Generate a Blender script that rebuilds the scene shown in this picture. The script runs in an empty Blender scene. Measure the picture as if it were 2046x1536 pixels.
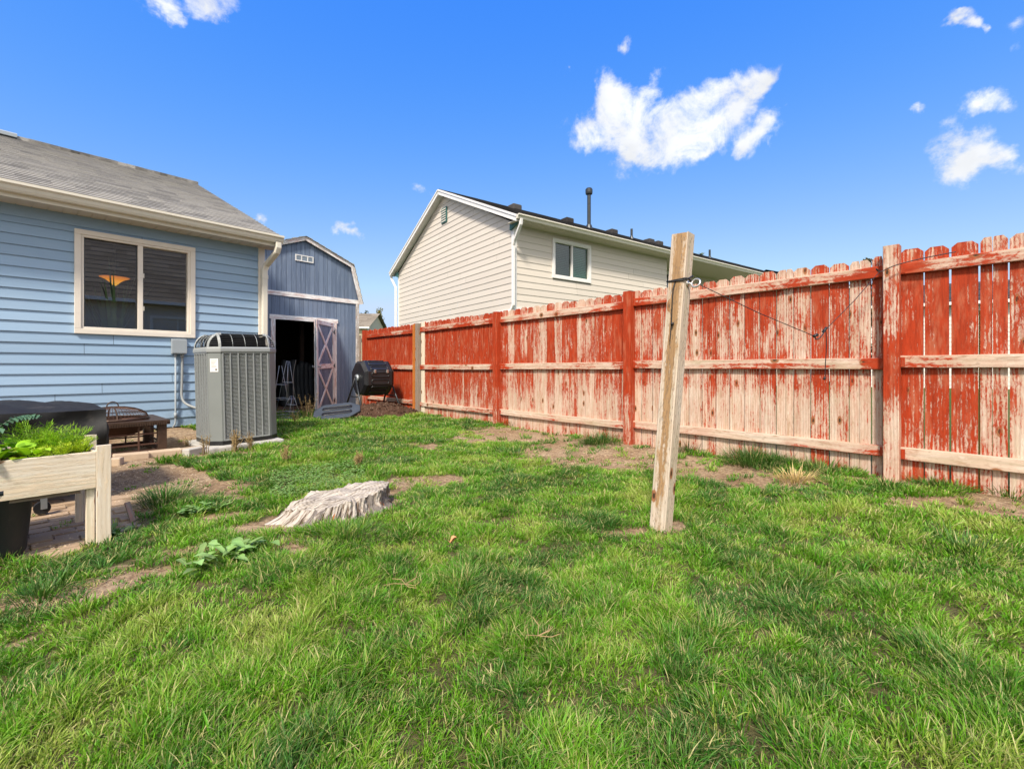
import bpy, math, random
import numpy as np
from mathutils import Vector, Matrix, noise as mnoise
random.seed(7); NR = np.random.default_rng(11)
R = random.uniform
S = bpy.context.scene
COL = S.collection
# ------------------------------------------------------------------ camera, world, sun, exposure
CZ = 1.0                       # camera height above the lowest lawn
F, CX, HZ = 920.0, 1023.0, 735.0   # focal length, centre and horizon in pixels of the 2046 px photograph
cam = bpy.data.cameras.new('camera'); camo = bpy.data.objects.new('camera', cam); COL.objects.link(camo)
camo.location = (0, 0, CZ); camo.rotation_euler = (math.radians(90), 0, 0)
cam.sensor_width = 36; cam.lens = F / 2046 * 36
cam.shift_y = -(768 - HZ) / 2046
cam.clip_start = .05; cam.clip_end = 3000
S.camera = camo
S.view_settings.view_transform = 'Standard'; S.view_settings.look = 'None'
S.view_settings.gamma = 1; S.view_settings.exposure = 0.75
S.cycles.use_denoising = True
S.cycles.denoiser = 'OPENIMAGEDENOISE'
S.cycles.denoising_input_passes = 'RGB_ALBEDO_NORMAL'
S.cycles.denoising_prefilter = 'ACCURATE'
S.cycles.use_adaptive_sampling = False
S.cycles.sample_clamp_indirect = 4
S.cycles.blur_glossy = .5
S.cycles.max_bounces = 6
S.render.filter_size = 1.2
SUN_AZ = math.atan2(-.22, -.97); SUN_EL = math.radians(48)
sd = Vector((math.sin(SUN_AZ) * math.cos(SUN_EL), math.cos(SUN_AZ) * math.cos(SUN_EL), math.sin(SUN_EL)))
sl = bpy.data.lights.new('sun', 'SUN'); sl.energy = 3.6; sl.angle = math.radians(8); sl.color = (1, .91, .78)
so = bpy.data.objects.new('sun', sl); COL.objects.link(so); so.rotation_euler = sd.to_track_quat('Z', 'Y').to_euler()


class G:
    """small node helper"""
    def __init__(s, nt): s.nt = nt
    def n(s, t, ins=None, **pr):
        nd = s.nt.nodes.new(t)
        for k, v in pr.items(): setattr(nd, k, v)
        for k, v in (ins or {}).items():
            if isinstance(v, bpy.types.NodeSocket): s.nt.links.new(v, nd.inputs[k])
            else: nd.inputs[k].default_value = v
        return nd
    def math(s, op, a, b=0, c=None, clamp=False):
        d = {0: a, 1: b}
        if c is not None: d[2] = c
        return s.n('ShaderNodeMath', d, operation=op, use_clamp=clamp).outputs[0]
    def vmath(s, op, a, b=(0, 0, 0), **k):
        return s.n('ShaderNodeVectorMath', {0: a, 1: b, **k}, operation=op)
    def noise(s, v, sc, det=4, ro=.5, dist=0, col=False):
        nd = s.n('ShaderNodeTexNoise', {'Vector': v, 'Scale': sc, 'Detail': det, 'Roughness': ro, 'Distortion': dist})
        return nd.outputs[1 if col else 0]
    def mix(s, f, a, b, mode='MIX'):
        nd = s.n('ShaderNodeMix', {0: f, 6: a, 7: b}, data_type='RGBA', blend_type=mode)
        return nd.outputs[2]
    def ramp(s, f, st):
        nd = s.n('ShaderNodeValToRGB', {0: f}); e = nd.color_ramp.elements
        while len(e) < len(st): e.new(.5)
        for i, (p, c) in enumerate(st): e[i].position = p; e[i].color = (*c, 1) if len(c) == 3 else c
        return nd.outputs[0]
    def mr(s, v, a, b, c=0, d=1, smooth=True):
        return s.n('ShaderNodeMapRange', {0: v, 1: a, 2: b, 3: c, 4: d}, interpolation_type='SMOOTHSTEP' if smooth else 'LINEAR').outputs[0]
    def scale(s, v, sc): return s.vmath('MULTIPLY', v, sc).outputs[0]
    def obj(s): return s.n('ShaderNodeTexCoord').outputs['Object']
    def attr(s, name, out='Vector'): return s.n('ShaderNodeAttribute', attribute_name=name).outputs[out]


def c4(c): return (*c, 1) if len(c) == 3 else c


w = bpy.data.worlds.new('World'); S.world = w; w.use_nodes = True
g = G(w.node_tree); w.node_tree.nodes.clear()
sky = g.n('ShaderNodeTexSky', sky_type='NISHITA', sun_disc=False, sun_elevation=SUN_EL, sun_rotation=SUN_AZ)
sky.air_density = 1.0; sky.dust_density = .3; sky.ozone_density = 3.0
gen = g.n('ShaderNodeTexCoord').outputs['Generated']
skr = g.n('ShaderNodeSeparateColor', {0: g.mix(1, sky.outputs[0], c4((.1, .1, .1)), 'MULTIPLY')})
pw = lambda ch, k, p, mx: g.math('MINIMUM', g.math('MULTIPLY', g.math('POWER', skr.outputs[ch], p), k), mx)
rv = g.math('MULTIPLY', g.math('POWER', skr.outputs[0], 2.3), 13)
rv = g.math('MINIMUM', g.math('DIVIDE', rv, g.math('MULTIPLY_ADD', rv, 2.0, 1.0)), .36)
skc = g.n('ShaderNodeCombineColor', {0: rv, 1: pw(1, .88, .84, .46), 2: pw(2, .62, .04, .64)}).outputs[0]


def pdir(px, py):
    return Vector(((px - CX) / F, 1, (HZ - py) / F)).normalized()


# clouds: soft masses in the sky at fixed bearings (px, py, radius in px)
CL = [(1190, 255, 34), (1150, 262, 30), (1215, 185, 34), (1240, 225, 46), (1290, 255, 62), (1300, 160, 26), (1340, 270, 62), (1390, 235, 58), (1440, 200, 50), (1490, 172, 42), (1520, 165, 26),
      (1270, 305, 44), (1350, 305, 40), (1400, 295, 34), (1500, 268, 32), (1545, 255, 30), (1477, 278, 20),
      (1870, 290, 34), (1915, 305, 54), (1960, 305, 44), (1920, 340, 30), (2010, 315, 28), (1920, 212, 28), (1965, 205, 26), (2005, 195, 30), 
      (1888, 46, 13), (1915, 44, 16), (1940, 43, 15), (1962, 44, 11), (2030, 30, 26), (2038, 85, 24), (1245, 75, 16), (290, 2, 36), (350, -5, 46), (430, -2, 40), (320, 28, 20), (390, 8, 30),
      (698, 468, 15), (676, 461, 12), (722, 473, 11), (835, 365, 14), (858, 374, 11), (530, 432, 11), (1120, 165, 10), (1800, 230, 11), (1540, 300, 12)]
wv = g.n('ShaderNodeVectorMath', {0: g.noise(gen, 7, 6, .6, 0, True), 1: (.5, .5, .5)}, operation='SUBTRACT').outputs[0]
wv = g.vmath('SCALE', wv, Scale=.11).outputs[0]
dirn = g.vmath('ADD', g.vmath('NORMALIZE', gen).outputs[0], wv).outputs[0]
acc = None
for px, py, r in CL:
    d = pdir(px, py)
    rr = r / F * d.y * 1.48
    ds = g.n('ShaderNodeVectorMath', {0: dirn, 1: tuple(d)}, operation='DISTANCE').outputs['Value']
    q = g.math('MULTIPLY_ADD', ds, -1 / rr, 1.0, clamp=True)
    acc = q if acc is None else g.math('ADD', acc, q)
acc = g.math('MINIMUM', acc, 1.15)
nf = g.math('ADD', g.math('MULTIPLY', g.noise(gen, 15.3, 9, .64, .5), .75), g.math('MULTIPLY', g.noise(gen, 60, 6, .65), .25))
mask = g.mr(g.math('ADD', acc, g.math('MULTIPLY', g.math('SUBTRACT', nf, .5), 3.3)), .26, 1.35)
mask = g.math('MULTIPLY', mask, g.mr(acc, 0, .3))
# bright white sky added behind the camera, unseen, as soft neutral fill light
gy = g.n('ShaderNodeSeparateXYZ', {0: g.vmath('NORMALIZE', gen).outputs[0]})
sky_fill = g.math('MULTIPLY', g.mr(g.math('ADD', gy.outputs[1], g.math('MULTIPLY', g.math('SUBTRACT', g.noise(gen, 3, 5, .6), .5), .5)), .12, -.25), g.mr(gy.outputs[2], -.02, .05))
shade = g.mr(g.noise(gen, 9, 5, .5), .35, .7, .9, 1.12)
cc = g.mix(1, c4((.56, .575, .60)), g.n('ShaderNodeCombineXYZ', {0: shade, 1: shade, 2: shade}).outputs[0], 'MULTIPLY')
skc = g.mix(mask, skc, cc)
skc = g.mix(g.math('MULTIPLY', sky_fill, .9), skc, c4((.86, .84, .82)))
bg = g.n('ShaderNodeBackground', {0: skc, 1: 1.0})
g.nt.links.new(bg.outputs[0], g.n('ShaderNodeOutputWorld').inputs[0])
bgn = bg
# ------------------------------------------------------------------ materials
MATS = {}


def principled(name, build):
    m = bpy.data.materials.new(name); m.use_nodes = True; m.node_tree.nodes.clear()
    g = G(m.node_tree); out = g.n('ShaderNodeOutputMaterial')
    r = build(g)
    if isinstance(r, dict):
        bump = r.pop('bump', None); bs = r.pop('bs', .3); bd = r.pop('bdist', .01)
        p = g.n('ShaderNodeBsdfPrincipled', r)
        if bump is not None:
            b = g.n('ShaderNodeBump', {'Height': bump, 'Strength': bs, 'Distance': bd})
            g.nt.links.new(b.outputs[0], p.inputs['Normal'])
        r = p.outputs[0]
    g.nt.links.new(r, out.inputs[0])
    MATS[name] = m
    return m


def simple(name, col, rough=.6, metal=0, var=.15, sc=6, bs=.1, spec=.4):
    def b(g):
        o = g.obj(); n = g.noise(o, sc, 6, .6)
        c = g.mix(n, c4(tuple(x * (1 - var) for x in col)), c4(tuple(min(1, x * (1 + var)) for x in col)))
        d = g.mr(g.noise(o, sc * 3.7, 5, .65), .55, .8, 0, .35)
        c = g.mix(d, c, c4(tuple(.6 * x + .05 for x in col)))
        return {'Base Color': c, 'Roughness': g.mr(n, .2, .8, rough - .08, rough + .08), 'Metallic': metal, 'Specular IOR Level': spec,
                'bump': g.noise(o, sc * 14, 4, .6), 'bs': bs, 'bdist': .004}
    return principled(name, b)


def siding_mat(name, col, dirt=(.12, .11, .09), var=.08, grain=(3, 60, 60), bs=.25, dz=(0, .5)):
    def b(g):
        o = g.obj(); a = g.attr('bd')
        v = g.vmath('ADD', g.scale(o, grain), g.scale(a, (37, 11, 5))).outputs[0]
        gr = g.noise(v, 1, 6, .6)
        rnd = g.n('ShaderNodeSeparateXYZ', {0: a}).outputs[2]
        c = g.mix(g.mr(rnd, 0, 1), c4(tuple(x * (1 - var) for x in col)), c4(tuple(x * (1 + var) for x in col)))
        c = g.mix(g.mr(gr, .25, .8, 0, .22), c, c4(tuple(x * .72 for x in col)))
        blot = g.noise(g.scale(o, (.8, .8, 2.4)), 1.6, 6, .6)
        c = g.mix(g.mr(blot, .4, .75, 0, .22), c, c4(tuple(.75 * x + .12 for x in col)))
        z = g.n('ShaderNodeSeparateXYZ', {0: o}).outputs[2]
        spl = g.math('MULTIPLY', g.mr(z, dz[0], dz[1], .55, 0), g.mr(g.noise(o, 7, 6, .7), .35, .7))
        c = g.mix(spl, c, c4(dirt))
        return {'Base Color': c, 'Roughness': .62, 'Specular IOR Level': .3, 'bump': gr, 'bs': bs, 'bdist': .003}
    return principled(name, b)


siding_mat('blue_siding', (.275, .40, .55), dz=(.05, .55))
siding_mat('cream_vinyl', (.61, .55, .48), var=.03, bs=.06, dz=(-1, -.5))
siding_mat('pale_vinyl', (.62, .60, .56), var=.03, bs=.06, dz=(-1, -.5))


def _shed(g):
    o = g.obj(); a = g.attr('bd')
    v = g.vmath('ADD', g.scale(o, (45, 45, 2.2)), g.scale(a, (37, 11, 5))).outputs[0]
    gr = g.noise(v, 1, 7, .65, .4); rnd = g.n('ShaderNodeSeparateXYZ', {0: a}).outputs[2]
    c = g.mix(g.mr(rnd, 0, 1), c4((.125, .165, .245)), c4((.17, .22, .315)))
    c = g.mix(g.mr(gr, .5, .78, 0, .75), c, c4((.30, .36, .45)))
    c = g.mix(g.mr(gr, .44, .26, 0, .6), c, c4((.06, .075, .10)))
    c = g.mix(g.mr(g.noise(o, 1.4, 5, .6), .5, .75, 0, .35), c, c4((.25, .28, .32)))
    return {'Base Color': c, 'Roughness': .8, 'Specular IOR Level': .2, 'bump': gr, 'bs': .5, 'bdist': .004}


principled('shed_boards', _shed)


def peelmat(name, paint, wood, wood2, lo=.38, k=.24, gr=1.0):
    """paint worn off wood; attribute 'peel' (0 painted .. 1 bare) and 'bd' (across, along, random)"""
    def b(g):
        a = g.attr('bd'); pe = g.attr('peel', 'Fac')
        o = g.n('ShaderNodeSeparateXYZ', {0: a})
        cb = g.n('ShaderNodeCombineXYZ', {0: o.outputs[0], 1: o.outputs[1], 2: g.math('MULTIPLY', o.outputs[2], 31)}).outputs[0]
        n1 = g.noise(g.scale(cb, (11, 1.6, 1)), 1, 4, .55, .5)
        n2 = g.noise(g.scale(cb, (62, 5.5, 1)), 1, 6, .68, .6)
        n3 = g.noise(g.scale(cb, (190, 26, 1)), 1, 5, .7, .8)
        n4 = g.noise(g.scale(cb, (48, 20, 1)), 1, 7, .72, 1.0)
        # grain rings: wavy distance field
        wz = g.n('ShaderNodeTexWave', {'Vector': g.scale(cb, (1, .11, 1)), 'Scale': 14, 'Distortion': 7, 'Detail': 3, 'Detail Scale': .9, 'Detail Roughness': .6}, bands_direction='X').outputs['Fac']
        n = g.math('ADD', g.math('MULTIPLY', n1, .30), g.math('MULTIPLY', n2, .26))
        n = g.math('ADD', n, g.math('ADD', g.math('MULTIPLY', n3, .16), g.math('MULTIPLY', n4, .24)))
        n = g.math('ADD', n, g.math('MULTIPLY', wz, .04))
        thr = g.math('MULTIPLY_ADD', pe, k, lo)
        bare = g.math('DIVIDE', g.math('SUBTRACT', thr, n), .045, clamp=False)
        bare = g.math('ADD', bare, .5, clamp=True)
        w = g.mix(g.mr(wz, .15, .9), c4(wood), c4(tuple(x * .80 for x in wood)))
        w = g.mix(g.mr(n1, .3, .62, .0, .55), w, c4(wood2))
        bl = g.noise(g.scale(cb, (24, 3.2, 1)), 1.9, 6, .7, .6)
        w = g.mix(g.mr(bl, .53, .68, 0, .75 * gr), w, c4((wood2[0] * .66, wood2[1] * .58, wood2[2] * .5)))
        w = g.mix(g.mr(bl, .46, .34, 0, .5), w, c4((min(.8, wood[0] * 1.18), min(.8, wood[1] * 1.25), min(.8, wood[2] * 1.35))))
        w = g.mix(g.mr(n3, .47, .33, 0, .6 * gr), w, c4((wood[0] * .52, wood[1] * .42, wood[2] * .36)))
        w = g.mix(g.mr(n2, .44, .28, 0, .7 * gr), w, c4((wood[0] * .45, wood[1] * .36, wood[2] * .3)))
        # grey weather streaks
        gs = g.noise(g.scale(cb, (20, 1.1, 1)), 1.3, 3, .5)
        w = g.mix(g.mr(gs, .50, .70, 0, .5), w, c4((wood2[0] * .72, wood2[1] * .86, wood2[2] * .78)))
        # pink remnant stain
        st = g.mr(g.math('SUBTRACT', g.math('ADD', thr, .02), n), .16, .0, 0, .5)
        st = g.math('MAXIMUM', st, g.mr(g.noise(g.scale(cb, (13, 1.3, 1)), 1.7, 5, .6), .50, .68, 0, .38 if gr >= 1 else 0))
        w = g.mix(st, w, g.mix(.32, c4(paint), c4(wood)))
        # knots
        vo = g.n('ShaderNodeTexVoronoi', {'Vector': g.scale(cb, (7.1, 3.0, 1)), 'Scale': 1.0, 'Randomness': 1}, feature='F1', voronoi_dimensions='2D')
        kr = g.math('GREATER_THAN', g.n('ShaderNodeSeparateColor', {0: vo.outputs['Color']}).outputs[0], .62)
        kd = g.math('ADD', vo.outputs['Distance'], g.math('MULTIPLY', g.math('SUBTRACT', n3, .5), .05))
        kn = g.math('MULTIPLY', g.mr(kd, .135, .10), kr)
        kc = g.math('MULTIPLY', g.mr(kd, .07, .04), kr)
        w = g.mix(kn, w, c4((.30, .13, .06))); w = g.mix(kc, w, c4((.06, .035, .02)))
        p = g.mix(g.mr(n2, .3, .7), c4(tuple(x * .72 for x in paint)), c4(tuple(x * 1.22 for x in paint)))
        if gr >= 1: p = g.mix(g.mr(g.noise(g.scale(cb, (16, 3, 1)), 1.2, 5, .65), .46, .68, 0, .6), p, c4((.43, .135, .07)))
        c = g.mix(bare, p, w)
        h = g.math('ADD', g.math('MULTIPLY', bare, -.35), g.math('MULTIPLY', n3, .7))
        h = g.math('SUBTRACT', h, g.math('MULTIPLY', kc, .6))
        return {'Base Color': c, 'Roughness': g.mr(bare, 0, 1, .65, .9), 'Specular IOR Level': .18, 'bump': h, 'bs': .55, 'bdist': .003}
    return principled(name, b)


RED = (.335, .036, .009)
peelmat('red_fence', RED, (.65, .525, .42), (.55, .385, .27))
peelmat('white_trim', (.80, .79, .79), (.38, .31, .25), (.28, .23, .2), lo=.34)
peelmat('post_wood', (.33, .20, .10), (.62, .53, .44), (.56, .44, .33), gr=.5)
peelmat('planter_wood', (.64, .52, .38), (.74, .66, .55), (.68, .56, .42), gr=.22)
peelmat('grey_wood', (.24, .19, .15), (.30, .25, .21), (.20, .17, .14))
peelmat('orange_board', (.52, .17, .03), (.55, .20, .05), (.50, .16, .03))


def shingles(name, dark, light, sc=1.0):
    def b(g):
        o = g.obj(); a = g.attr('bd'); r = g.n('ShaderNodeSeparateXYZ', {0: a}).outputs[2]
        c = g.ramp(r, [(0, dark), (.3, tuple(.65 * x + .35 * y for x, y in zip(dark, light))), (.75, tuple(.2 * x + .8 * y for x, y in zip(dark, light))), (1, light)])
        gr = g.noise(o, 190, 3, .8)
        c = g.mix(g.mr(gr, .35, .65, 0, .5), c, c4(tuple(x * .45 for x in dark)))
        c = g.mix(g.mr(g.noise(o, 1.1, 5, .6), .4, .7, 0, .35), c, c4(tuple(x * .75 for x in light)))
        return {'Base Color': c, 'Roughness': .92, 'Specular IOR Level': .15, 'bump': gr, 'bs': .5, 'bdist': .004}
    return principled(name, b)


shingles('grey_shingles', (.20, .19, .175), (.52, .495, .455))
shingles('dark_shingles', (.035, .033, .035), (.09, .085, .085))
shingles('tan_shingles', (.19, .16, .125), (.30, .26, .21))
simple('white_metal', (.66, .62, .53), .4, 0, .06, 3, .03)
simple('soffit', (.52, .48, .40), .6, 0, .05, 3, .05)
simple('white_paint', (.72, .70, .68), .5, 0, .06, 5, .1)
simple('window_frame', (.70, .64, .56), .5, 0, .08, 9, .05)
simple('grey_metal', (.30, .335, .36), .5, .0, .06, 4, .05)
simple('ac_grey', (.185, .20, .195), .45, 0, .12, 3, .05)
simple('ac_light', (.265, .28, .28), .45, 0, .08, 5, .05)
simple('ac_wire', (.35, .37, .37), .4, .3, .06, 5, .05)
simple('black_inside', (.012, .012, .013), .8, 0, .2, 4, .1)
simple('coil', (.09, .085, .07), .5, .5, .4, 20, .2)
simple('concrete', (.42, .40, .37), .85, 0, .12, 8, .4)
simple('black_plastic', (.014, .014, .016), .36, 0, .15, 5, .08, .5)
simple('slate_plastic', (.045, .055, .07), .5, 0, .35, 5, .15, .5)
simple('galv', (.42, .44, .45), .35, .7, .12, 12, .1)
simple('steel', (.55, .53, .50), .28, .9, .1, 20, .05)
simple('dark_steel', (.05, .055, .06), .4, .6, .2, 12, .1)
simple('cable', (.018, .017, .018), .5, 0, .2, 40, .1)
simple('sticker', (.72, .70, .68), .5, 0, .06, 40, .02)
simple('print', (.18, .16, .15), .6, 0, .3, 40, .02)
simple('plastic_cream', (.68, .64, .55), .45, 0, .05, 6, .03)
simple('rust', (.10, .05, .035), .62, .35, .55, 14, .3)
simple('bronze', (.075, .045, .032), .5, .5, .6, 16, .25)
simple('block', (.50, .385, .275), .9, 0, .18, 9, .8)
simple('green_blind', (.13, .38, .27), .5, 0, .05, 3, .05)
simple('dark_blind', (.07, .11, .11), .5, 0, .05, 3, .05)
simple('green_trim', (.04, .12, .11), .6, 0, .1, 8, .1)
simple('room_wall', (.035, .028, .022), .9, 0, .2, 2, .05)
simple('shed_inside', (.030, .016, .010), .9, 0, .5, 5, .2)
simple('shed_floor', (.15, .09, .06), .9, 0, .4, 7, .5)
simple('leaf_dark', (.03, .07, .028), .5, 0, .3, 20, .1)
simple('dry_leaf', (.55, .26, .12), .8, 0, .3, 30, .2)
simple('yellow_paint', (.72, .42, .02), .6, 0, .1, 30, .2)
simple('cream_wall', (.56, .50, .35), .8, 0, .05, 3, .05)
simple('pot', (.022, .026, .032), .6, 0, .25, 7, .2)
simple('screen_lens', (.35, .42, .5), .35, .2, .3, 90, .05)


def _glass(g):
    tr = g.n('ShaderNodeBsdfTransparent', {0: (.88, .90, .88, 1)}).outputs[0]
    gl = g.n('ShaderNodeBsdfGlossy', {0: (.9, .9, .9, 1), 1: .012}).outputs[0]
    ge = g.n('ShaderNodeNewGeometry')
    c = g.math('ABSOLUTE', g.vmath('DOT_PRODUCT', ge.outputs['Normal'], ge.outputs['Incoming']).outputs['Value'])
    fr = g.math('MULTIPLY_ADD', g.math('POWER', g.math('SUBTRACT', 1, c), 5), .74, .26)
    fr = g.math('MULTIPLY', fr, g.math('SUBTRACT', 1, ge.outputs['Backfacing']), clamp=True)
    return g.n('ShaderNodeMixShader', {0: fr, 1: tr, 2: gl}).outputs[0]


principled('glass', _glass)
principled('dim_glass', lambda g: g.n('ShaderNodeMixShader', {0: .07, 1: g.n('ShaderNodeBsdfTransparent', {0: (.62, .70, .66, 1)}).outputs[0], 2: g.n('ShaderNodeBsdfGlossy', {0: (.9, .9, .9, 1), 1: .02}).outputs[0]}).outputs[0])
def _glow(g):
    z = g.n('ShaderNodeSeparateXYZ', {0: g.obj()}).outputs[2]
    return g.n('ShaderNodeEmission', {0: g.ramp(g.math('MULTIPLY', z, 6.5), [(0, (1, .50, .05)), (.45, (1, .34, .015)), (.8, (.55, .13, .006)), (1, (.9, .35, .05))]), 1: .7}).outputs[0]


principled('lamp_glow', _glow)


def _cover(g):
    o = g.obj(); n = g.noise(o, 4, 4, .5)
    c = g.mix(g.mr(g.noise(o, 9, 6, .7), .5, .8, 0, .6), c4((.012, .012, .013)), c4((.06, .055, .05)))
    return {'Base Color': c, 'Roughness': .62, 'Specular IOR Level': .35, 'bump': g.math('ADD', g.math('MULTIPLY', n, .8), g.math('MULTIPLY', g.noise(o, 30, 4, .6), .1)), 'bs': .3, 'bdist': .02}


principled('cover_cloth', _cover)


def _soil(g):
    o = g.obj(); a = g.attr('lawn', 'Fac'); hill = g.attr('far', 'Fac')
    n1 = g.noise(o, 2.2, 6, .6); n2 = g.noise(o, 28, 6, .7); n3 = g.noise(o, 130, 3, .7)
    c = g.ramp(n1, [(.3, (.27, .175, .10)), (.5, (.40, .285, .175)), (.7, (.52, .40, .27))])
    c = g.mix(g.mr(n2, .35, .62, .8, 0), c, c4((.15, .09, .055)))
    # straw and pebble specks
    st = g.n('ShaderNodeTexVoronoi', {'Vector': g.scale(o, (1, 1, 1)), 'Scale': 70}, feature='F1')
    sr = g.n('ShaderNodeSeparateColor', {0: st.outputs['Color']})
    sp = g.math('MULTIPLY', g.mr(st.outputs['Distance'], .34, .24), g.math('GREATER_THAN', sr.outputs[0], .55))
    c = g.mix(g.math('MULTIPLY', sp, .8), c, g.mix(sr.outputs[1], c4((.62, .50, .36)), c4((.22, .15, .10))))
    th = g.mix(n2, c4((.035, .045, .012)), c4((.10, .095, .035)))
    c = g.mix(g.mr(g.math('ADD', a, g.math('MULTIPLY', g.math('SUBTRACT', n2, .5), .5)), .3, .75, 0, .85), c, th)
    far = g.mix(g.noise(o, 3, 5, .6), c4((.05, .085, .02)), c4((.10, .13, .035)))
    c = g.mix(hill, c, far)
    return {'Base Color': c, 'Roughness': .95, 'Specular IOR Level': .1,
            'bump': g.math('ADD', g.math('MULTIPLY', n2, .7), g.math('ADD', g.math('MULTIPLY', n3, .25), g.math('MULTIPLY', sp, .3))), 'bs': 1.0, 'bdist': .03}


principled('soil', _soil)


def _heap(g):
    o = g.obj(); n = g.noise(o, 22, 7, .75)
    c = g.ramp(n, [(.3, (.028, .015, .010)), (.55, (.085, .048, .032)), (.75, (.15, .09, .06))])
    v = g.n('ShaderNodeTexVoronoi', {'Vector': o, 'Scale': 60}, feature='F1')
    rr = g.n('ShaderNodeSeparateColor', {0: v.outputs['Color']}).outputs[0]
    c = g.mix(g.math('MULTIPLY', g.mr(v.outputs['Distance'], .3, .2), g.math('GREATER_THAN', rr, .86)), c, c4((.45, .38, .28)))
    return {'Base Color': c, 'Roughness': .95, 'Specular IOR Level': .1, 'bump': n, 'bs': .9, 'bdist': .03}


principled('heap_soil', _heap)


def _paver(g):
    o = g.obj(); r = g.n('ShaderNodeSeparateXYZ', {0: g.attr('bd')}).outputs[2]
    c = g.ramp(r, [(0, (.26, .15, .11)), (.4, (.30, .22, .17)), (.7, (.24, .21, .19)), (1, (.34, .25, .18))])
    n = g.noise(o, 14, 6, .7)
    c = g.mix(g.mr(g.noise(o, 3.1, 6, .65), .22, .50), c, c4((.40, .285, .185)))
    c = g.mix(g.mr(n, .5, .8, 0, .4), c, c4((.5, .38, .27)))
    return {'Base Color': c, 'Roughness': .9, 'Specular IOR Level': .15, 'bump': n, 'bs': .5, 'bdist': .008}


principled('paver', _paver)


def grassmat(name, hues, sat=1.0, rough=.5):
    def b(g):
        a = g.n('ShaderNodeSeparateXYZ', {0: g.attr('bd')})   # x: random, y: height along blade, z: patch hue
        base = g.ramp(a.outputs[2], hues)
        c = g.n('ShaderNodeHueSaturation', {'Hue': g.mr(a.outputs[0], 0, 1, .485, .515, False), 'Saturation': sat, 'Value': g.mr(a.outputs[0], 0, 1, .6, 1.5, False), 'Color': base}).outputs[0]
        # straw coloured blades and tips
        dry = g.math('MAXIMUM', g.mr(a.outputs[0], .90, .94, 0, .9), g.math('MULTIPLY', g.mr(a.outputs[1], .68, .95, 0, .85), g.mr(g.math('FRACT', g.math('MULTIPLY', a.outputs[0], 13.7)), .45, .7)))
        c = g.mix(dry, c, c4((.50, .42, .20)))
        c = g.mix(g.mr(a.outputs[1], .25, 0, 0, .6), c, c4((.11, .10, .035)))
        d = g.n('ShaderNodeBsdfPrincipled', {'Base Color': c, 'Roughness': rough, 'Specular IOR Level': .35}).outputs[0]
        t = g.n('ShaderNodeBsdfTranslucent', {0: g.mix(1, c, c4((1.1, 1.3, .5)), 'MULTIPLY')}).outputs[0]
        return g.n('ShaderNodeMixShader', {0: .28, 1: d, 2: t}).outputs[0]
    return principled(name, b)


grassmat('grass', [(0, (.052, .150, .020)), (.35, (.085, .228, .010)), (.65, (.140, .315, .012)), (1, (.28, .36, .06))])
grassmat('tuft_grass', [(0, (.04, .11, .018)), (.5, (.06, .155, .02)), (1, (.12, .21, .04))])
grassmat('dry_stems', [(0, (.50, .35, .17)), (1, (.68, .50, .24))])
grassmat('weed_leaf', [(0, (.14, .25, .06)), (1, (.26, .40, .13))])
grassmat('veg_bright', [(0, (.12, .25, .014)), (.5, (.26, .44, .018)), (1, (.42, .50, .025))])
grassmat('kale_leaf', [(0, (.05, .12, .07)), (1, (.10, .2, .12))])
grassmat('tree_leaf', [(0, (.03, .06, .015)), (.5, (.06, .10, .02)), (1, (.16, .15, .03))])
grassmat('yellow_leaf', [(0, (.20, .20, .06)), (1, (.40, .33, .10))])
grassmat('autumn_leaf', [(0, (.10, .06, .02)), (.5, (.13, .09, .03)), (1, (.04, .07, .03))])


def _stump(g):
    o = g.obj(); a = g.n('ShaderNodeSeparateXYZ', {0: g.attr('bd')})  # x: angle*r, y: height, z: top flag
    cb = g.n('ShaderNodeCombineXYZ', {0: a.outputs[0], 1: a.outputs[1], 2: 0}).outputs[0]
    n1 = g.noise(g.scale(cb, (34, 5, 1)), 1, 7, .65, 1.2); n2 = g.noise(g.scale(cb, (9, 3, 1)), 1, 4, .6, .8)
    side = g.ramp(n1, [(.37, (.03, .02, .015)), (.44, (.17, .12, .085)), (.51, (.44, .39, .34)), (.75, (.60, .55, .50))])
    side = g.mix(g.mr(n2, .535, .575), side, g.mix(g.noise(o, 40, 5, .7), c4((.08, .07, .065)), c4((.30, .26, .235))))
    side = g.mix(g.mr(g.noise(g.scale(cb, (14, 4, 1)), 1.3, 4, .6), .64, .68), side, c4((.36, .115, .02)))
    t1 = g.noise(g.scale(o, (7, 60, 7)), 1, 6, .7, .6)
    rd = g.math('SINE', g.math('MULTIPLY', g.vmath('LENGTH', g.scale(o, (1, 1.15, 0))).outputs['Value'], 260))
    top = g.ramp(g.math('ADD', t1, g.math('MULTIPLY', rd, .03)), [(.36, (.08, .06, .045)), (.45, (.35, .30, .245)), (.66, (.60, .54, .47))])
    c = g.mix(a.outputs[2], side, top)
    return {'Base Color': c, 'Roughness': .9, 'Specular IOR Level': .15, 'bump': g.mix(a.outputs[2], n1, t1), 'bs': .9, 'bdist': .02}


principled('stump_wood', _stump)


def _bark(g):
    o = g.obj(); n = g.noise(g.scale(o, (20, 20, 4)), 1, 6, .7)
    return {'Base Color': g.ramp(n, [(.3, (.05, .04, .035)), (.7, (.22, .18, .15))]), 'Roughness': .95, 'bump': n, 'bs': .8, 'bdist': .02}


principled('bark', _bark)


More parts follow.
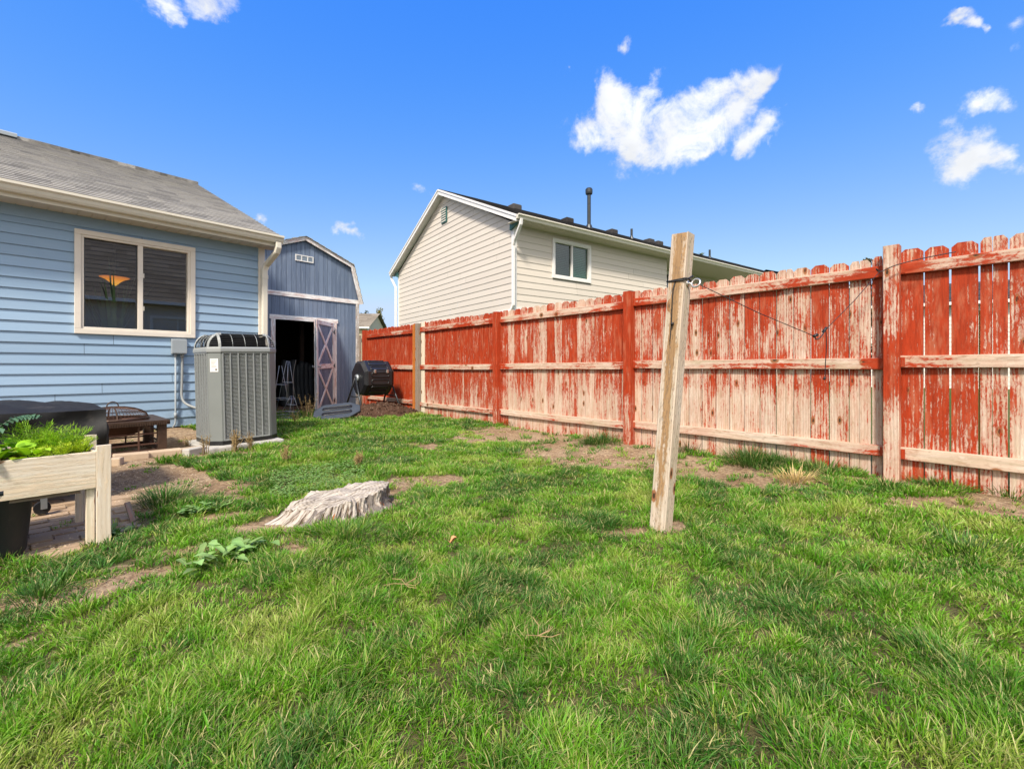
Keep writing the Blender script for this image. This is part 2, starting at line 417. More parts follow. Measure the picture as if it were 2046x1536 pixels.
# ------------------------------------------------------------------ mesh helpers
class MB:
    def __init__(s): s.v = []; s.f = []; s.bd = []; s.pe = []; s.cb = (0, 0, 0); s.cp = .5
    def av(s, p, bd=None, pe=None):
        s.v.append(tuple(p)); s.bd.append(bd if bd is not None else s.cb); s.pe.append(s.cp if pe is None else pe); return len(s.v) - 1
    def poly(s, pts, bd=None, pe=None):
        i = [s.av(p, bd, pe) for p in pts]; s.f.append(i); return i
    def box(s, lo, hi, seg=1, axis=2, rnd=None, wob=0, bev=0):
        """box with 'bd' = across/along/random coordinates, optionally segmented along an axis; chamfered edges when bev>0"""
        if rnd is None: rnd = R(0, 1)
        ax = axis; oth = [i for i in range(3) if i != ax]
        if bev > 0:
            ring = [(lo[oth[0]] + bev, lo[oth[1]]), (hi[oth[0]] - bev, lo[oth[1]]), (hi[oth[0]], lo[oth[1]] + bev), (hi[oth[0]], hi[oth[1]] - bev),
                    (hi[oth[0]] - bev, hi[oth[1]]), (lo[oth[0]] + bev, hi[oth[1]]), (lo[oth[0]], hi[oth[1]] - bev), (lo[oth[0]], lo[oth[1]] + bev)]
        else:
            ring = [(lo[oth[0]], lo[oth[1]]), (hi[oth[0]], lo[oth[1]]), (hi[oth[0]], hi[oth[1]]), (lo[oth[0]], hi[oth[1]])]
        n = len(ring); per = []; u = 0
        for i in range(n):
            per.append(u); a, b = ring[i], ring[(i + 1) % n]; u += math.hypot(a[0] - b[0], a[1] - b[1])
        flip = (ax == 1)
        base = len(s.v)
        for k in range(seg + 1):
            z = lo[ax] + (hi[ax] - lo[ax]) * k / seg
            wx, wy = (R(-wob, wob), R(-wob, wob)) if wob else (0, 0)
            for i in range(n):
                p = [0, 0, 0]; p[ax] = z; p[oth[0]] = ring[i][0] + wx; p[oth[1]] = ring[i][1] + wy
                s.av(p, (per[i] + rnd * 7, z, rnd))
        for k in range(seg):
            for i in range(n):
                j = (i + 1) % n
                q = [base + k * n + i, base + k * n + j, base + (k + 1) * n + j, base + (k + 1) * n + i]
                s.f.append(q[::-1] if flip else q)
        a = [base + i for i in range(n)]; b = [base + seg * n + i for i in range(n)]
        s.f.append(a if flip else a[::-1]); s.f.append(b[::-1] if flip else b)
        return s
    def tube(s, pts, r, n=8, caps=True):
        pts = [Vector(p) for p in pts]; rs = r if isinstance(r, (list, tuple)) else [r] * len(pts)
        base = len(s.v); up = None
        for i, p in enumerate(pts):
            t = (pts[min(i + 1, len(pts) - 1)] - pts[max(i - 1, 0)]).normalized()
            if up is None:
                up = t.orthogonal().normalized()
            up = (up - t * up.dot(t)); up = up.normalized() if up.length > 1e-5 else t.orthogonal().normalized()
            b = t.cross(up)
            for k in range(n):
                a = 2 * math.pi * k / n
                s.av(p + (up * math.cos(a) + b * math.sin(a)) * rs[i], (k / n * .3, i * .1, s.cb[2]))
        for i in range(len(pts) - 1):
            for k in range(n):
                j = (k + 1) % n
                s.f.append([base + i * n + k, base + i * n + j, base + (i + 1) * n + j, base + (i + 1) * n + k])
        if caps:
            s.f.append([base + k for k in range(n)][::-1]); s.f.append([base + (len(pts) - 1) * n + k for k in range(n)])
        return s
    def bar(s, a, b, w, h, up=(0, 0, 1), rnd=None):
        a, b = Vector(a), Vector(b); t = (b - a).normalized(); u = Vector(up); u = (u - t * u.dot(t)).normalized(); c = t.cross(u)
        if rnd is None: rnd = R(0, 1)
        i0 = len(s.v); L = (b - a).length
        for p, l in ((a, 0), (b, L)):
            for k, (x, y) in enumerate(((-1, -1), (1, -1), (1, 1), (-1, 1))):
                s.av(p + c * (x * w / 2) + u * (y * h / 2), ((0, w, w + h, 2 * w + h)[k] + rnd * 7, l, rnd))
        for q in ((0, 1, 5, 4), (1, 2, 6, 5), (2, 3, 7, 6), (3, 0, 4, 7), (3, 2, 1, 0), (4, 5, 6, 7)): s.f.append([i0 + x for x in q])
        return s
    def prism(s, ring, lo, hi, axis=2, top=True, bot=True):
        """ring of 2-D points extruded along axis"""
        oth = [i for i in range(3) if i != axis]; n = len(ring); b = len(s.v); per = 0
        for z in (lo, hi):
            for i, (x, y) in enumerate(ring):
                p = [0, 0, 0]; p[axis] = z; p[oth[0]] = x; p[oth[1]] = y; s.av(p, (x + y, z, s.cb[2]))
        for i in range(n):
            j = (i + 1) % n; s.f.append([b + i, b + j, b + n + j, b + n + i])
        if bot: s.f.append([b + i for i in range(n)][::-1])
        if top: s.f.append([b + n + i for i in range(n)])
        return s
    def lathe(s, prof, c=(0, 0, 0), n=24):
        b = len(s.v)
        for r, z in prof:
            for k in range(n):
                a = 2 * math.pi * k / n; s.av((c[0] + r * math.cos(a), c[1] + r * math.sin(a), c[2] + z), (a, z, s.cb[2]))
        for i in range(len(prof) - 1):
            for k in range(n):
                j = (k + 1) % n; s.f.append([b + i * n + k, b + i * n + j, b + (i + 1) * n + j, b + (i + 1) * n + k])
        return s
    def leaf(s, p, d, L, W, droop=.3, n=4, hue=.5, fold=.25, wav=0):
        p = Vector(p); d = Vector(d).normalized(); side = d.cross(Vector((0, 0, 1)))
        side = side.normalized() if side.length > 1e-4 else Vector((1, 0, 0)); up = side.cross(d)
        rn = R(0, .92); rows = []
        for i in range(n + 1):
            t = i / n; q = p + d * (L * t) - Vector((0, 0, 1)) * (droop * L * t * t)
            ww = W * (math.sin(math.pi * (t * .86 + .1)) ** .8 if t < 1 else .04) * .5
            ww *= 1 + (R(-wav, wav) if wav else 0)
            rows.append([s.av(q - side * ww + up * ww * fold * 2, (rn, .3 + .3 * t, hue)), s.av(q, (rn, .35 + .3 * t, hue)), s.av(q + side * ww + up * ww * fold * 2, (rn, .3 + .3 * t, hue))])
        for i in range(n):
            a, b = rows[i], rows[i + 1]
            s.f.append([a[0], a[1], b[1], b[0]]); s.f.append([a[1], a[2], b[2], b[1]])
        return s
    def blade(s, p, d, L, W, droop, hue=.5, n=3):
        p = Vector(p); d = Vector(d).normalized(); side = d.cross(Vector((0, 0, 1)))
        side = side.normalized() if side.length > 1e-3 else Vector((1, 0, 0)); rn = R(0, 1); pr = None
        for i in range(n + 1):
            t = i / n; q = p + d * (L * t) - Vector((0, 0, 1)) * (droop * L * t * t); ww = W * (1 - t * t) * .5
            cu = [s.av(q - side * ww, (rn, t, hue)), s.av(q + side * ww, (rn, t, hue))] if i < n else [s.av(q, (rn, 1, hue))]
            if pr: s.f.append([pr[0], pr[1], cu[1], cu[0]] if len(cu) == 2 else [pr[0], pr[1], cu[0]])
            pr = cu
        return s


SPLIT = {'latch', 'wire_guard', 'side_wall', 'corner_trim', 'hinge', 'door_knob', 'bracket', 'eave_return', 'rivet', 'hub', 'ring'}


def pieces(mb):
    """the far-apart pieces of a mesh builder, each as a builder of its own"""
    p = list(range(len(mb.v)))
    def find(i):
        while p[i] != i: p[i] = p[p[i]]; i = p[i]
        return i
    for f in mb.f:
        for k in f[1:]: p[find(k)] = find(f[0])
    isl = {}
    for f in mb.f: isl.setdefault(find(f[0]), []).append(f)
    keys = list(isl); box = {}
    for k in keys:
        vs = np.array([mb.v[i] for f in isl[k] for i in f]); box[k] = (vs.min(0), vs.max(0))
    q = {k: k for k in keys}
    def fq(k):
        while q[k] != k: k = q[k]
        return k
    for i, a in enumerate(keys):
        for b in keys[i + 1:]:
            lo1, hi1 = box[a]; lo2, hi2 = box[b]; gap = np.linalg.norm(np.maximum(0, np.maximum(lo2 - hi1, lo1 - hi2)))
            if gap <= max(.02, .5 * max((hi1 - lo1).max(), (hi2 - lo2).max())): q[fq(b)] = fq(a)
    out = {}
    for k in keys:
        m = out.setdefault(fq(k), MB())
        used = {}
        for f in isl[k]:
            nf = []
            for i in f:
                if i not in used: used[i] = m.av(mb.v[i], mb.bd[i], mb.pe[i])
                nf.append(used[i])
            m.f.append(nf)
    return list(out.values())


def obj(name, mb, m, parent=None, smooth=False, label=None, auto=None):
    if name in SPLIT and len(mb.f) < 900:
        ps_ = pieces(mb)
        if len(ps_) > 1: return [obj1(name, x, m, parent, smooth, label, auto) for x in ps_][0]
    return obj1(name, mb, m, parent, smooth, label, auto)


def obj1(name, mb, m, parent=None, smooth=False, label=None, auto=None):
    me = bpy.data.meshes.new(name)
    me.from_pydata(mb.v, [], mb.f)
    a = me.attributes.new('bd', 'FLOAT_VECTOR', 'POINT'); a.data.foreach_set('vector', np.array(mb.bd, dtype=np.float32).ravel())
    a = me.attributes.new('peel', 'FLOAT', 'POINT'); a.data.foreach_set('value', np.array(mb.pe, dtype=np.float32))
    me.materials.append(MATS[m])
    if smooth: me.polygons.foreach_set('use_smooth', [True] * len(me.polygons))
    me.update()
    o = bpy.data.objects.new(name, me); COL.objects.link(o)
    if parent is not None: o.parent = parent
    if label: o['label'] = label
    if auto:
        bv = o.modifiers.new('bevel', 'BEVEL'); bv.width = auto; bv.segments = 2; bv.limit_method = 'ANGLE'; bv.angle_limit = math.radians(40)
    return o


def tag(o, label, cat, group=None):
    o['label'] = label; o['category'] = cat
    if group: o['group'] = group
    return o


def thing(name, label, cat, loc=(0, 0, 0), rz=0, group=None):
    o = bpy.data.objects.new(name, None); COL.objects.link(o); o.empty_display_size = .1
    o.location = loc; o.rotation_euler = (0, 0, rz)
    return tag(o, label, cat, group)


def copy_thing(o, label=None):
    r = o.copy(); COL.objects.link(r)
    if label: r['label'] = label
    for ch in [c for c in bpy.data.objects if c.parent == o]:
        c = ch.copy(); COL.objects.link(c); c.parent = r
        for sc in [q for q in bpy.data.objects if q.parent == ch]:
            d = sc.copy(); COL.objects.link(d); d.parent = c
    return r


# ------------------------------------------------------------------ frames and ground
HA = math.atan2(.7437, .6685)                 # the left house's wall runs along this bearing
FA = math.atan2(.7453, -.6667)                # the fence runs along this bearing (local +y faces the yard)
P0 = Vector((3.056, 3.69, 0))                 # the nearest fence post
NA = math.atan2(.5845, .8114); N0 = Vector((.06, 13.0, 0))


def rot(a, x, y): return (x * math.cos(a) - y * math.sin(a), x * math.sin(a) + y * math.cos(a))
def HW(s, t): return rot(HA, s, t)


GP = [(-3.43, 10.96, .10), (-1.7, 9.1, .12), (-.1, 7.3, .10), (1.43, 5.5, .10), (3.05, 3.69, .13), (4.3, 2.3, .13), (6, .5, .12),
      (-6.64, 4.62, .14), (-4.97, 6.48, .17), (-4.06, 7.5, .14), (-3.45, 5.6, .0), (-2.9, 6.3, .05), (-3.9, 5.0, .04), (-2.4, 2.7, -.05), (-3.5, 3.5, -.02), (-4.6, 3.6, -.02),
      (.93, 2.9, -.01), (-1.3, 3.2, .0), (-1.3, 3.9, .03), (-4.6, 9.9, .08), (-3.9, 8.2, .06), (0, 4.5, .02), (-1.5, 6, .06), (-2.2, 7.6, .09), (0, 2, -.04), (0, .3, -.08), (2.5, 1.5, -.02), (-2, 1.2, -.10),
      (-4, 1, -.10), (3, -2, -.08), (-3, -2, -.1), (0, -4, -.1), (-7, 12, .1), (0, 14, .08), (5, 9, .1), (9, 4, .1), (-9, 2, .1), (12, 14, .1), (-4, 18, .1)]
GPn = np.array(GP)
_vt = NR.random((64, 64))


def vnoise(x, y):
    xi = np.floor(x).astype(int); yi = np.floor(y).astype(int); fx = x - xi; fy = y - yi
    fx = fx * fx * (3 - 2 * fx); fy = fy * fy * (3 - 2 * fy)
    a = _vt[xi % 64, yi % 64]; b = _vt[(xi + 1) % 64, yi % 64]; c = _vt[xi % 64, (yi + 1) % 64]; d = _vt[(xi + 1) % 64, (yi + 1) % 64]
    return (a * (1 - fx) + b * fx) * (1 - fy) + (c * (1 - fx) + d * fx) * fy


def fbm(x, y, o=3):
    r = 0; a = .5; t = 0
    for k in range(o): r = r + a * vnoise(x * 2 ** k + 7.3 * k, y * 2 ** k + 3.1 * k); t += a; a *= .55
    return r / t


def gz(x, y):
    x = np.asarray(x, float); y = np.asarray(y, float)
    d2 = (x[..., None] - GPn[:, 0]) ** 2 + (y[..., None] - GPn[:, 1]) ** 2
    w = 1 / (d2 + .25) ** 1.6
    h = (w * GPn[:, 2]).sum(-1) / w.sum(-1)
    near = np.clip(1.5 - np.hypot(x, y - 5) / 12, 0, 1)
    return h + near * ((fbm(x * .9 + 5, y * .9 + 9) - .5) * .05 + (fbm(x * 4 + 5, y * 4 + 9) - .5) * .022)


def gzs(x, y): return float(gz(np.array([x]), np.array([y]))[0])


def gp(px, py):
    """pixel on the ground -> ground point"""
    u = (px - CX) / F; v = (HZ - py) / F; z = 0.
    for _ in range(12):
        Y = (z - CZ) / v; z = .5 * z + .5 * gzs(u * Y, Y)
    return u * Y, Y


# bare soil: polygons (traced where the soil lies) and worn spots
def poly_w(pts): return np.array([gp(*p) for p in pts])


def inpoly(x, y, P):
    r = np.zeros(x.shape, bool); n = len(P)
    for i in range(n):
        x1, y1 = P[i]; x2, y2 = P[(i + 1) % n]
        c = ((y1 > y) != (y2 > y)) & (x < (x2 - x1) * (y - y1) / (y2 - y1 + 1e-12) + x1); r ^= c
    return r


PATIO = np.vstack([poly_w([(-500, 1190), (-200, 1160), (0, 1128), (120, 1108), (205, 1070), (250, 1040), (360, 1010), (440, 962), (400, 935), (300, 925), (420, 912), (480, 892)]),
                   [HW(1.75, 8.3), HW(-6, 8.3), HW(-6, 2)]])
SHEDD = np.array([HW(2.6, 9.5), HW(5.2, 9.35), HW(5.7, 8.7), (-2.9, 9.2), (-2.5, 10.6), (-4, 12), HW(2, 12)])
SPOTS = [(1010, 862, .5, .35), (1090, 872, .75, .4), (1180, 890, .7, .42), (1250, 905, .6, .35), (1160, 925, .35, .14), (1300, 925, .3, .2), (1430, 945, .45, .18), (1500, 955, .35, .15), (1560, 960, .35, .15), (1130, 905, .5, .3),
         (1950, 1005, .55, .12), (2046, 1015, .4, .14), (870, 960, .22, .12), (815, 965, .22, .16), (560, 1120, .0, .0), (610, 1092, .12, .07), (380, 1000, .35, .10), (430, 975, .3, .12),
         (190, 1180, .19, .04), (280, 1148, .22, .045), (30, 1208, .22, .045), (370, 1108, .2, .035), (470, 1060, .16, .04), (5, 1285, .15, .045), (450, 1035, .2, .07), (330, 1110, .2, .07), (850, 890, .3, .1), (1620, 915, .3, .12), (1250, 1060, .22, .05), (980, 870, .5, .25),
         (300, 960, .3, .12), (1380, 925, .35, .16), (560, 820, .5, .25), (480, 905, .35, .10),  (1800, 962, .3, .08), (1900, 968, .3, .07), (1320, 1055, .12, .06), (150, 1200, .1, .03)]
SPW = [(*gp(a, b), c, d) for a, b, c, d in SPOTS if c > 0]
FD = (math.cos(FA), math.sin(FA))


def lawn(x, y):
    """0 bare .. 1 full turf"""
    jx = x + (fbm(x * 3, y * 3) - .5) * .35; jy = y + (fbm(x * 3 + 20, y * 3 + 9) - .5) * .35
    d = np.ones(x.shape)
    d[inpoly(jx, jy, PATIO)] = .02; d[inpoly(jx, jy, SHEDD)] = .06
    for cx, cy, rx, ry in SPW:
        q = ((jx - cx) / rx) ** 2 + ((jy - cy) / max(ry * 1.6, .05)) ** 2
        d = np.minimum(d, np.clip((q - .35) / 1.1, .05, 1))
    d = np.clip(d + np.where((d > .04) & (d < .97), (fbm(x * 9 + 2, y * 9 + 5) - .5) * 1.4, 0), .02, 1)
    d = np.maximum(d, np.where(fbm(x * 6 + 31, y * 6 + 17) > .66, .45, 0) * (d < .5) * (d > .04))
    # stump footprint
    q = ((x + 1.25) * .743 + (y - 3.19) * .669) ** 2 / .50 ** 2 + (-(x + 1.25) * .669 + (y - 3.19) * .743) ** 2 / .27 ** 2
    d[q < 1] = 0
    rel = (x - P0.x) * -FD[1] + (y - P0.y) * FD[0]          # distance in front of the fence
    d = np.where((rel < .25) & (fbm(x * 2.5, y * 2.5) < .5), np.minimum(d, .25), d)
    thin = fbm(x * 1.3 + 3, y * 1.3 + 40)
    left = np.clip((-.8 - x) / 1.6, 0, 1) * np.clip((5 - y) / 2, 0, 1)
    d = d * np.clip(1.25 - left * .38 - np.clip(thin - .6, 0, 1) * 1.2, .4, 1)
    d = np.where(rel < .02, 0, d)
    return d


def axis(fine, lo, hi, step, far):
    a = list(np.arange(lo, hi + 1e-6, step)); x = hi; s = step
    while x < far: s *= 1.35; x += s; a.append(x)
    x = lo; s = step
    while x > -far: s *= 1.35; x -= s; a.insert(0, x)
    return np.array(a)


ax_ = axis(0, -7, 6, .06, 900); ay_ = axis(0, -1, 12, .06, 1200)
XX, YY = np.meshgrid(ax_, ay_); ZZ = gz(XX, YY)
LW = lawn(XX, YY)
ZZ = ZZ - (LW < .3) * .012
rel = (XX - P0.x) * -FD[1] + (YY - P0.y) * FD[0]
FAR = np.clip(-rel * 3, 0, 1)
nx, ny = len(ax_), len(ay_)
me = bpy.data.meshes.new('ground')
idx = np.arange(nx * ny).reshape(ny, nx)
q = np.stack([idx[:-1, :-1], idx[:-1, 1:], idx[1:, 1:], idx[1:, :-1]], -1).reshape(-1, 4)
me.vertices.add(nx * ny); me.vertices.foreach_set('co', np.stack([XX, YY, ZZ], -1).astype(np.float32).ravel())
me.loops.add(q.size); me.loops.foreach_set('vertex_index', q.ravel().astype(np.int32))
me.polygons.add(len(q)); me.polygons.foreach_set('loop_start', (np.arange(len(q)) * 4).astype(np.int32))
for nm, dat in (('lawn', LW), ('far', FAR)):
    a = me.attributes.new(nm, 'FLOAT', 'POINT'); a.data.foreach_set('value', dat.astype(np.float32).ravel())
me.materials.append(MATS['soil']); me.update(); me.validate()
me.polygons.foreach_set('use_smooth', [True] * len(q))
ground = bpy.data.objects.new('ground', me); COL.objects.link(ground); ground['kind'] = 'structure'


# ------------------------------------------------------------------ building helpers
def lap(mb, xr, z0, z1, ex, y, depth=.020, holes=(), joints=3.6):
    """lapped boards facing -y; xr(z) -> (x0,x1)"""
    z = z0; k = 0
    while z < z1 - 1e-4:
        zt = min(z + ex, z1); a0, b0 = xr(z); a1, b1 = xr(zt); zm = (z + zt) / 2
        segs = [(a0, a1, b0, b1)]
        for h in holes:
            if h[2] < zm < h[3]:
                ns = []
                for (p0, p1, q0, q1) in segs:
                    if h[1] <= p0 or h[0] >= q0: ns.append((p0, p1, q0, q1)); continue
                    if h[0] > p0: ns.append((p0, p1, h[0], h[0]))
                    if h[1] < q0: ns.append((h[1], h[1], q0, q1))
                segs = ns
        for (p0, p1, q0, q1) in segs:
            if q0 - p0 < .01 and q1 - p1 < .01: continue
            cuts = [p0]; x = p0 + R(.4, 1) * joints
            while x < q0 - .3 and joints: cuts.append(x); x += joints
            cuts.append(q0)
            for i in range(len(cuts) - 1):
                l0 = cuts[i] + (.002 if i else 0); r0 = cuts[i + 1] - (.002 if i < len(cuts) - 2 else 0)
                l1 = p1 if i == 0 else l0; r1 = q1 if i == len(cuts) - 2 else r0
                rn = R(0, 1); bd = (rn, k * .37, rn)
                mb.poly([(l0, y - depth, z), (r0, y - depth, z), (r1, y - .002, zt), (l1, y - .002, zt)], bd)
                mb.poly([(l0, y, z), (r0, y, z), (r0, y - depth, z), (l0, y - depth, z)], bd)
        z = zt; k += 1
    return mb


def roof(mb, x0, x1, e, r, course=.14, th=.011, tab=(.15, .45)):
    """shingled plane: e=(y,z) at the eave, r=(y,z) at the ridge, spanning x0..x1"""
    ey, ez = e; ry, rz = r; L = math.hypot(ry - ey, rz - ez); n = int(L / course)
    dy, dz = (ry - ey) / L, (rz - ez) / L; ny_, nz_ = -dz * (1 if dy > 0 else -1), abs(dy)
    if dy < 0: ny_ = -ny_ if ny_ < 0 else ny_
    ny_, nz_ = (-dz, dy) if dy > 0 else (dz, -dy)
    for k in range(n):
        a = k * course; b = a + course + .02 if k < n - 1 else L; x = x0
        while x < x1 - 1e-4:
            xe = min(x1, x + R(*tab)); rn = R(0, 1); t = th + rn * .006; bd = (x, k, rn)
            pa = lambda X, l, o: (X, ey + dy * l + ny_ * o, ez + dz * l + nz_ * o)
            j = R(-.006, .006)
            A, B, C, D = pa(x, a + j, t), pa(xe, a + j, t), pa(xe, b, .001), pa(x, b, .001)
            E, Fq = pa(x, a + j, -.001), pa(xe, a + j, -.001)
            if dy > 0: mb.poly([A, B, C, D], bd); mb.poly([E, Fq, B, A], bd)
            else: mb.poly([B, A, D, C], bd); mb.poly([A, B, Fq, E], bd)
            mb.poly([A, D, pa(x, b, -.001), E], bd); mb.poly([B, Fq, pa(xe, b, -.001), C], bd)
            x = xe
    return mb


def window(root, x0, x1, z0, z1, y, fr, gl_y=.03, mull=.5, fw=.055, outer=.0, proud=.03, fm='window_frame', glass='glass'):
    """window in a wall facing -y; returns the frame object"""
    m = MB()
    for (a, b, c, d) in ((x0, x1, z1 - fw, z1), (x0, x1, z0, z0 + fw), (x0, x0 + fw, z0 + fw, z1 - fw), (x1 - fw, x1, z0 + fw, z1 - fw)):
        m.box((a, y - proud, c), (b, y + .06, d))
    i = fw; j = fw + .028
    for (a, b, c, d) in ((x0 + i, x1 - i, z1 - j, z1 - i), (x0 + i, x1 - i, z0 + i, z0 + j), (x0 + i, x0 + j, z0 + j, z1 - j), (x1 - j, x1 - i, z0 + j, z1 - j)):
        m.box((a, y - proud + .014, c), (b, y + .06, d))
    xm = x0 + (x1 - x0) * mull
    m.box((xm - .028, y - proud + .02, z0 + j), (xm + .028, y + .055, z1 - j))
    f = obj('window', m, fm, root, auto=.004)
    for k, (a, b) in enumerate(((x0 + j, xm - .028), (xm + .028, x1 - j))):
        obj('pane', MB().box((a, y + gl_y, z0 + j), (b, y + gl_y + .006, z1 - j)), glass, f)
    return f, xm, j


# ------------------------------------------------------------------ the blue house
house = thing('blue_house', 'blue clapboard house with grey shingle roof and a white sliding window', 'house', (0, 0, 0), HA)
WT, X1, XL = 8.03, 2.864, -5.5          # wall plane, right corner, left end
ZB, ZS = .16, CZ + 1.93                 # bottom and soffit heights
pxs = lambda px, t: (lambda Y: (rot(-HA, (px - CX) / F * Y, Y)[0]))(t / (.6685 - .7437 * (px - CX) / F))
wx0, wx1 = pxs(148, WT), pxs(389, WT)
wz1 = CZ + (735 - 457) / F * WT / (.6685 + .7437 * 875 / F); wz0 = CZ + (735 - 666) / F * WT / (.6685 + .7437 * 875 / F)
m = lap(MB(), lambda z: (XL, X1 - .075), ZB, ZS - .13, .128, WT, holes=[(wx0 + .02, wx1 - .02, wz0 + .03, wz1 - .03)])
m.box((XL, WT - .018, ZS - .13), (X1 - .075, WT, ZS + .02))
wall = obj('wall', m, 'blue_siding', house)
m = MB()
m.box((XL, WT + .05, ZB - .1), (wx0 + .03, WT + .15, ZS + .1)); m.box((wx1 - .03, WT + .05, ZB - .1), (X1, WT + .15, ZS + .1))
m.box((wx0 + .03, WT + .05, ZB - .1), (wx1 - .03, WT + .15, wz0 + .05)); m.box((wx0 + .03, WT + .05, wz1 - .05), (wx1 - .03, WT + .15, ZS + .1))
m.box((XL, WT, ZB - .08), (X1, WT + .05, ZB + .005))
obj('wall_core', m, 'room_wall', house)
TR = 12.41; ZR = CZ + 4.20
# gable end wall towards the shed
m = lap(MB(), lambda z: (WT, min(2 * TR - WT, 2 * TR - WT) if z < ZS + .1 else 0), ZB, ZS, .128, 0)
g2 = MB()
zz = ZB
while zz < ZR - .1:
    zt = min(zz + .128, ZR - .1)
    def span(z):
        if z <= ZS + .1: return WT, 2 * TR - WT
        q = (z - ZS - .1) / (ZR - ZS - .15); q = min(1, q); return WT + (TR - WT) * q, 2 * TR - WT - (TR - WT) * q
    a0, b0 = span(zz); a1, b1 = span(zt); rn = R(0, 1)
    g2.poly([(X1 + .0, a0, zz), (X1 + .0, b0, zz), (X1 - .012, b1, zt), (X1 - .012, a1, zt)], (rn, zz, rn)); zz = zt
obj('gable_wall', g2, 'blue_siding', house)
# corner trim
obj('corner_trim', MB().box((X1 - .075, WT - .03, ZB), (X1 + .02, WT + .08, ZS + .01), bev=.004), 'window_frame', house)
# foundation
m = MB().box((XL, WT + .02, -.3), (X1 - .02, WT + .1, ZB - .01)); obj('foundation', m, 'concrete', house)
# room behind the window
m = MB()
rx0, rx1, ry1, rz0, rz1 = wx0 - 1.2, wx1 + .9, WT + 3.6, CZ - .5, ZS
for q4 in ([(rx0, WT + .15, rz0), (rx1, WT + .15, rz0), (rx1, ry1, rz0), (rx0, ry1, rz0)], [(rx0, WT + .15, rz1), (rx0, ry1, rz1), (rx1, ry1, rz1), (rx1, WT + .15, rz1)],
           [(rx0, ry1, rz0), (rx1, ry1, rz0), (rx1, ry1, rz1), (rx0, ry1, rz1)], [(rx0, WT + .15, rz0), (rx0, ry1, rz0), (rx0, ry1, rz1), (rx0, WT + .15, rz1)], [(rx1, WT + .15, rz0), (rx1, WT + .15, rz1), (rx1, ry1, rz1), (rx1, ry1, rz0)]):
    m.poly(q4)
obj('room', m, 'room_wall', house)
f, xm, j = window(house, wx0, wx1, wz0, wz1, WT, None, mull=.51, fw=.062, proud=.045)
m = MB()
for k in range(2):
    m.box((xm + .03, WT - .02, wz0 + .35 + .45 * k), (xm + .042, WT + .03, wz0 + .41 + .45 * k))
obj('latch', m, 'white_metal', f)
obj('screen_frame', MB().box((wx0 + j, WT + .012, wz0 + j), (wx0 + j + .012, WT + .024, wz1 - j)).box((xm - .044, WT + .012, wz0 + j), (xm - .03, WT + .024, wz1 - j)).box((wx0 + j, WT + .012, wz1 - j - .012), (xm - .03, WT + .024, wz1 - j)), 'dark_steel', f)
# roof, gutter, fascia, soffit
EO = WT - .36; XE = 3.013
m = roof(MB(), XL, XE, (EO - .03, CZ + 2.085), (TR, ZR), .14); m2 = roof(MB(), XL, XE, (2 * TR - EO, CZ + 2.085), (TR, ZR), .3)
rf = obj('roof', m, 'grey_shingles', house); obj('roof_back', m2, 'grey_shingles', rf)
m = MB().box((XL, EO + .0, CZ + 1.925), (XE - .02, EO + .02, CZ + 2.08)); m.poly([(XE - .01, EO, CZ + 2.07), (XE - .01, EO, CZ + 1.95), (XE - .01, TR, ZR - .15), (XE - .01, TR, ZR - .01)])
m.poly([(XE - .01, TR, ZR - .01), (XE - .01, TR, ZR - .15), (XE - .01, 2 * TR - EO, CZ + 1.95), (XE - .01, 2 * TR - EO, CZ + 2.07)])
obj('fascia', m, 'white_metal', house)
m = MB(); n = int((XE - XL) / .13)
for k in range(n):
    a = XL + k * (XE - XL) / n; b = XL + (k + 1) * (XE - XL) / n
    m.box((a, EO + .02, ZS + .005), (b - .012, WT, ZS + .02)); m.box((b - .012, EO + .02, ZS + .012), (b, WT, ZS + .02))
obj('soffit', m, 'soffit', house)
# ridge vent with a blunt end
m = MB(); m.prism([(TR - .2, ZR - .04), (TR + .2, ZR - .04), (TR + .2, ZR + .015), (TR, ZR + .10), (TR - .2, ZR + .015)], XL, pxs(34, TR), axis=0)
obj('ridge_vent', m, 'grey_metal', rf)
m = MB(); x = pxs(34, TR)
while x < XE:
    m.box((x, TR - .13, ZR - .06), (min(x + .28, XE), TR + .13, ZR + .012 + R(0, .008))); x += .14
obj('ridge_cap', m, 'grey_shingles', rf)
gt = MB()
prof = [(EO, CZ + 1.975), (EO - .07, CZ + 1.975), (EO - .085, CZ + 2.0), (EO - .095, CZ + 2.035), (EO - .12, CZ + 2.055), (EO - .12, CZ + 2.085), (EO - .11, CZ + 2.085), (EO - .11, CZ + 2.065), (EO, CZ + 2.045)]
gt.prism(prof, XL, XE, axis=0)
obj('gutter', gt, 'white_metal', house)
# downspout
m = MB(); dx = X1 + .03
pts = [(XE - .07, EO - .06, CZ + 1.98), (XE - .07, EO - .06, CZ + 1.90), (XE - .08, EO - .03, CZ + 1.83), (dx - .01, WT - .10, CZ + 1.66), (dx - .03, WT - .075, CZ + 1.58), (dx - .03, WT - .075, CZ + 1.5), (dx - .03, WT - .075, ZB + .05)]
def rect_tube(m, pts, a, b):
    base = len(m.v); n = len(pts)
    for i, p in enumerate(pts):
        t = (Vector(pts[min(i + 1, n - 1)]) - Vector(pts[max(i - 1, 0)])).normalized()
        sx = Vector((1, 0, 0)); sx = (sx - t * sx.dot(t)).normalized(); sy = t.cross(sx)
        for (x, y) in ((-1, -.7), (-.7, -1), (.7, -1), (1, -.7), (1, .7), (.7, 1), (-.7, 1), (-1, .7)): m.av(Vector(p) + sx * x * a / 2 + sy * y * b / 2)
    for i in range(n - 1):
        for k in range(8): m.f.append([base + i * 8 + k, base + i * 8 + (k + 1) % 8, base + i * 8 + 8 + (k + 1) % 8, base + i * 8 + 8 + k])
    return m
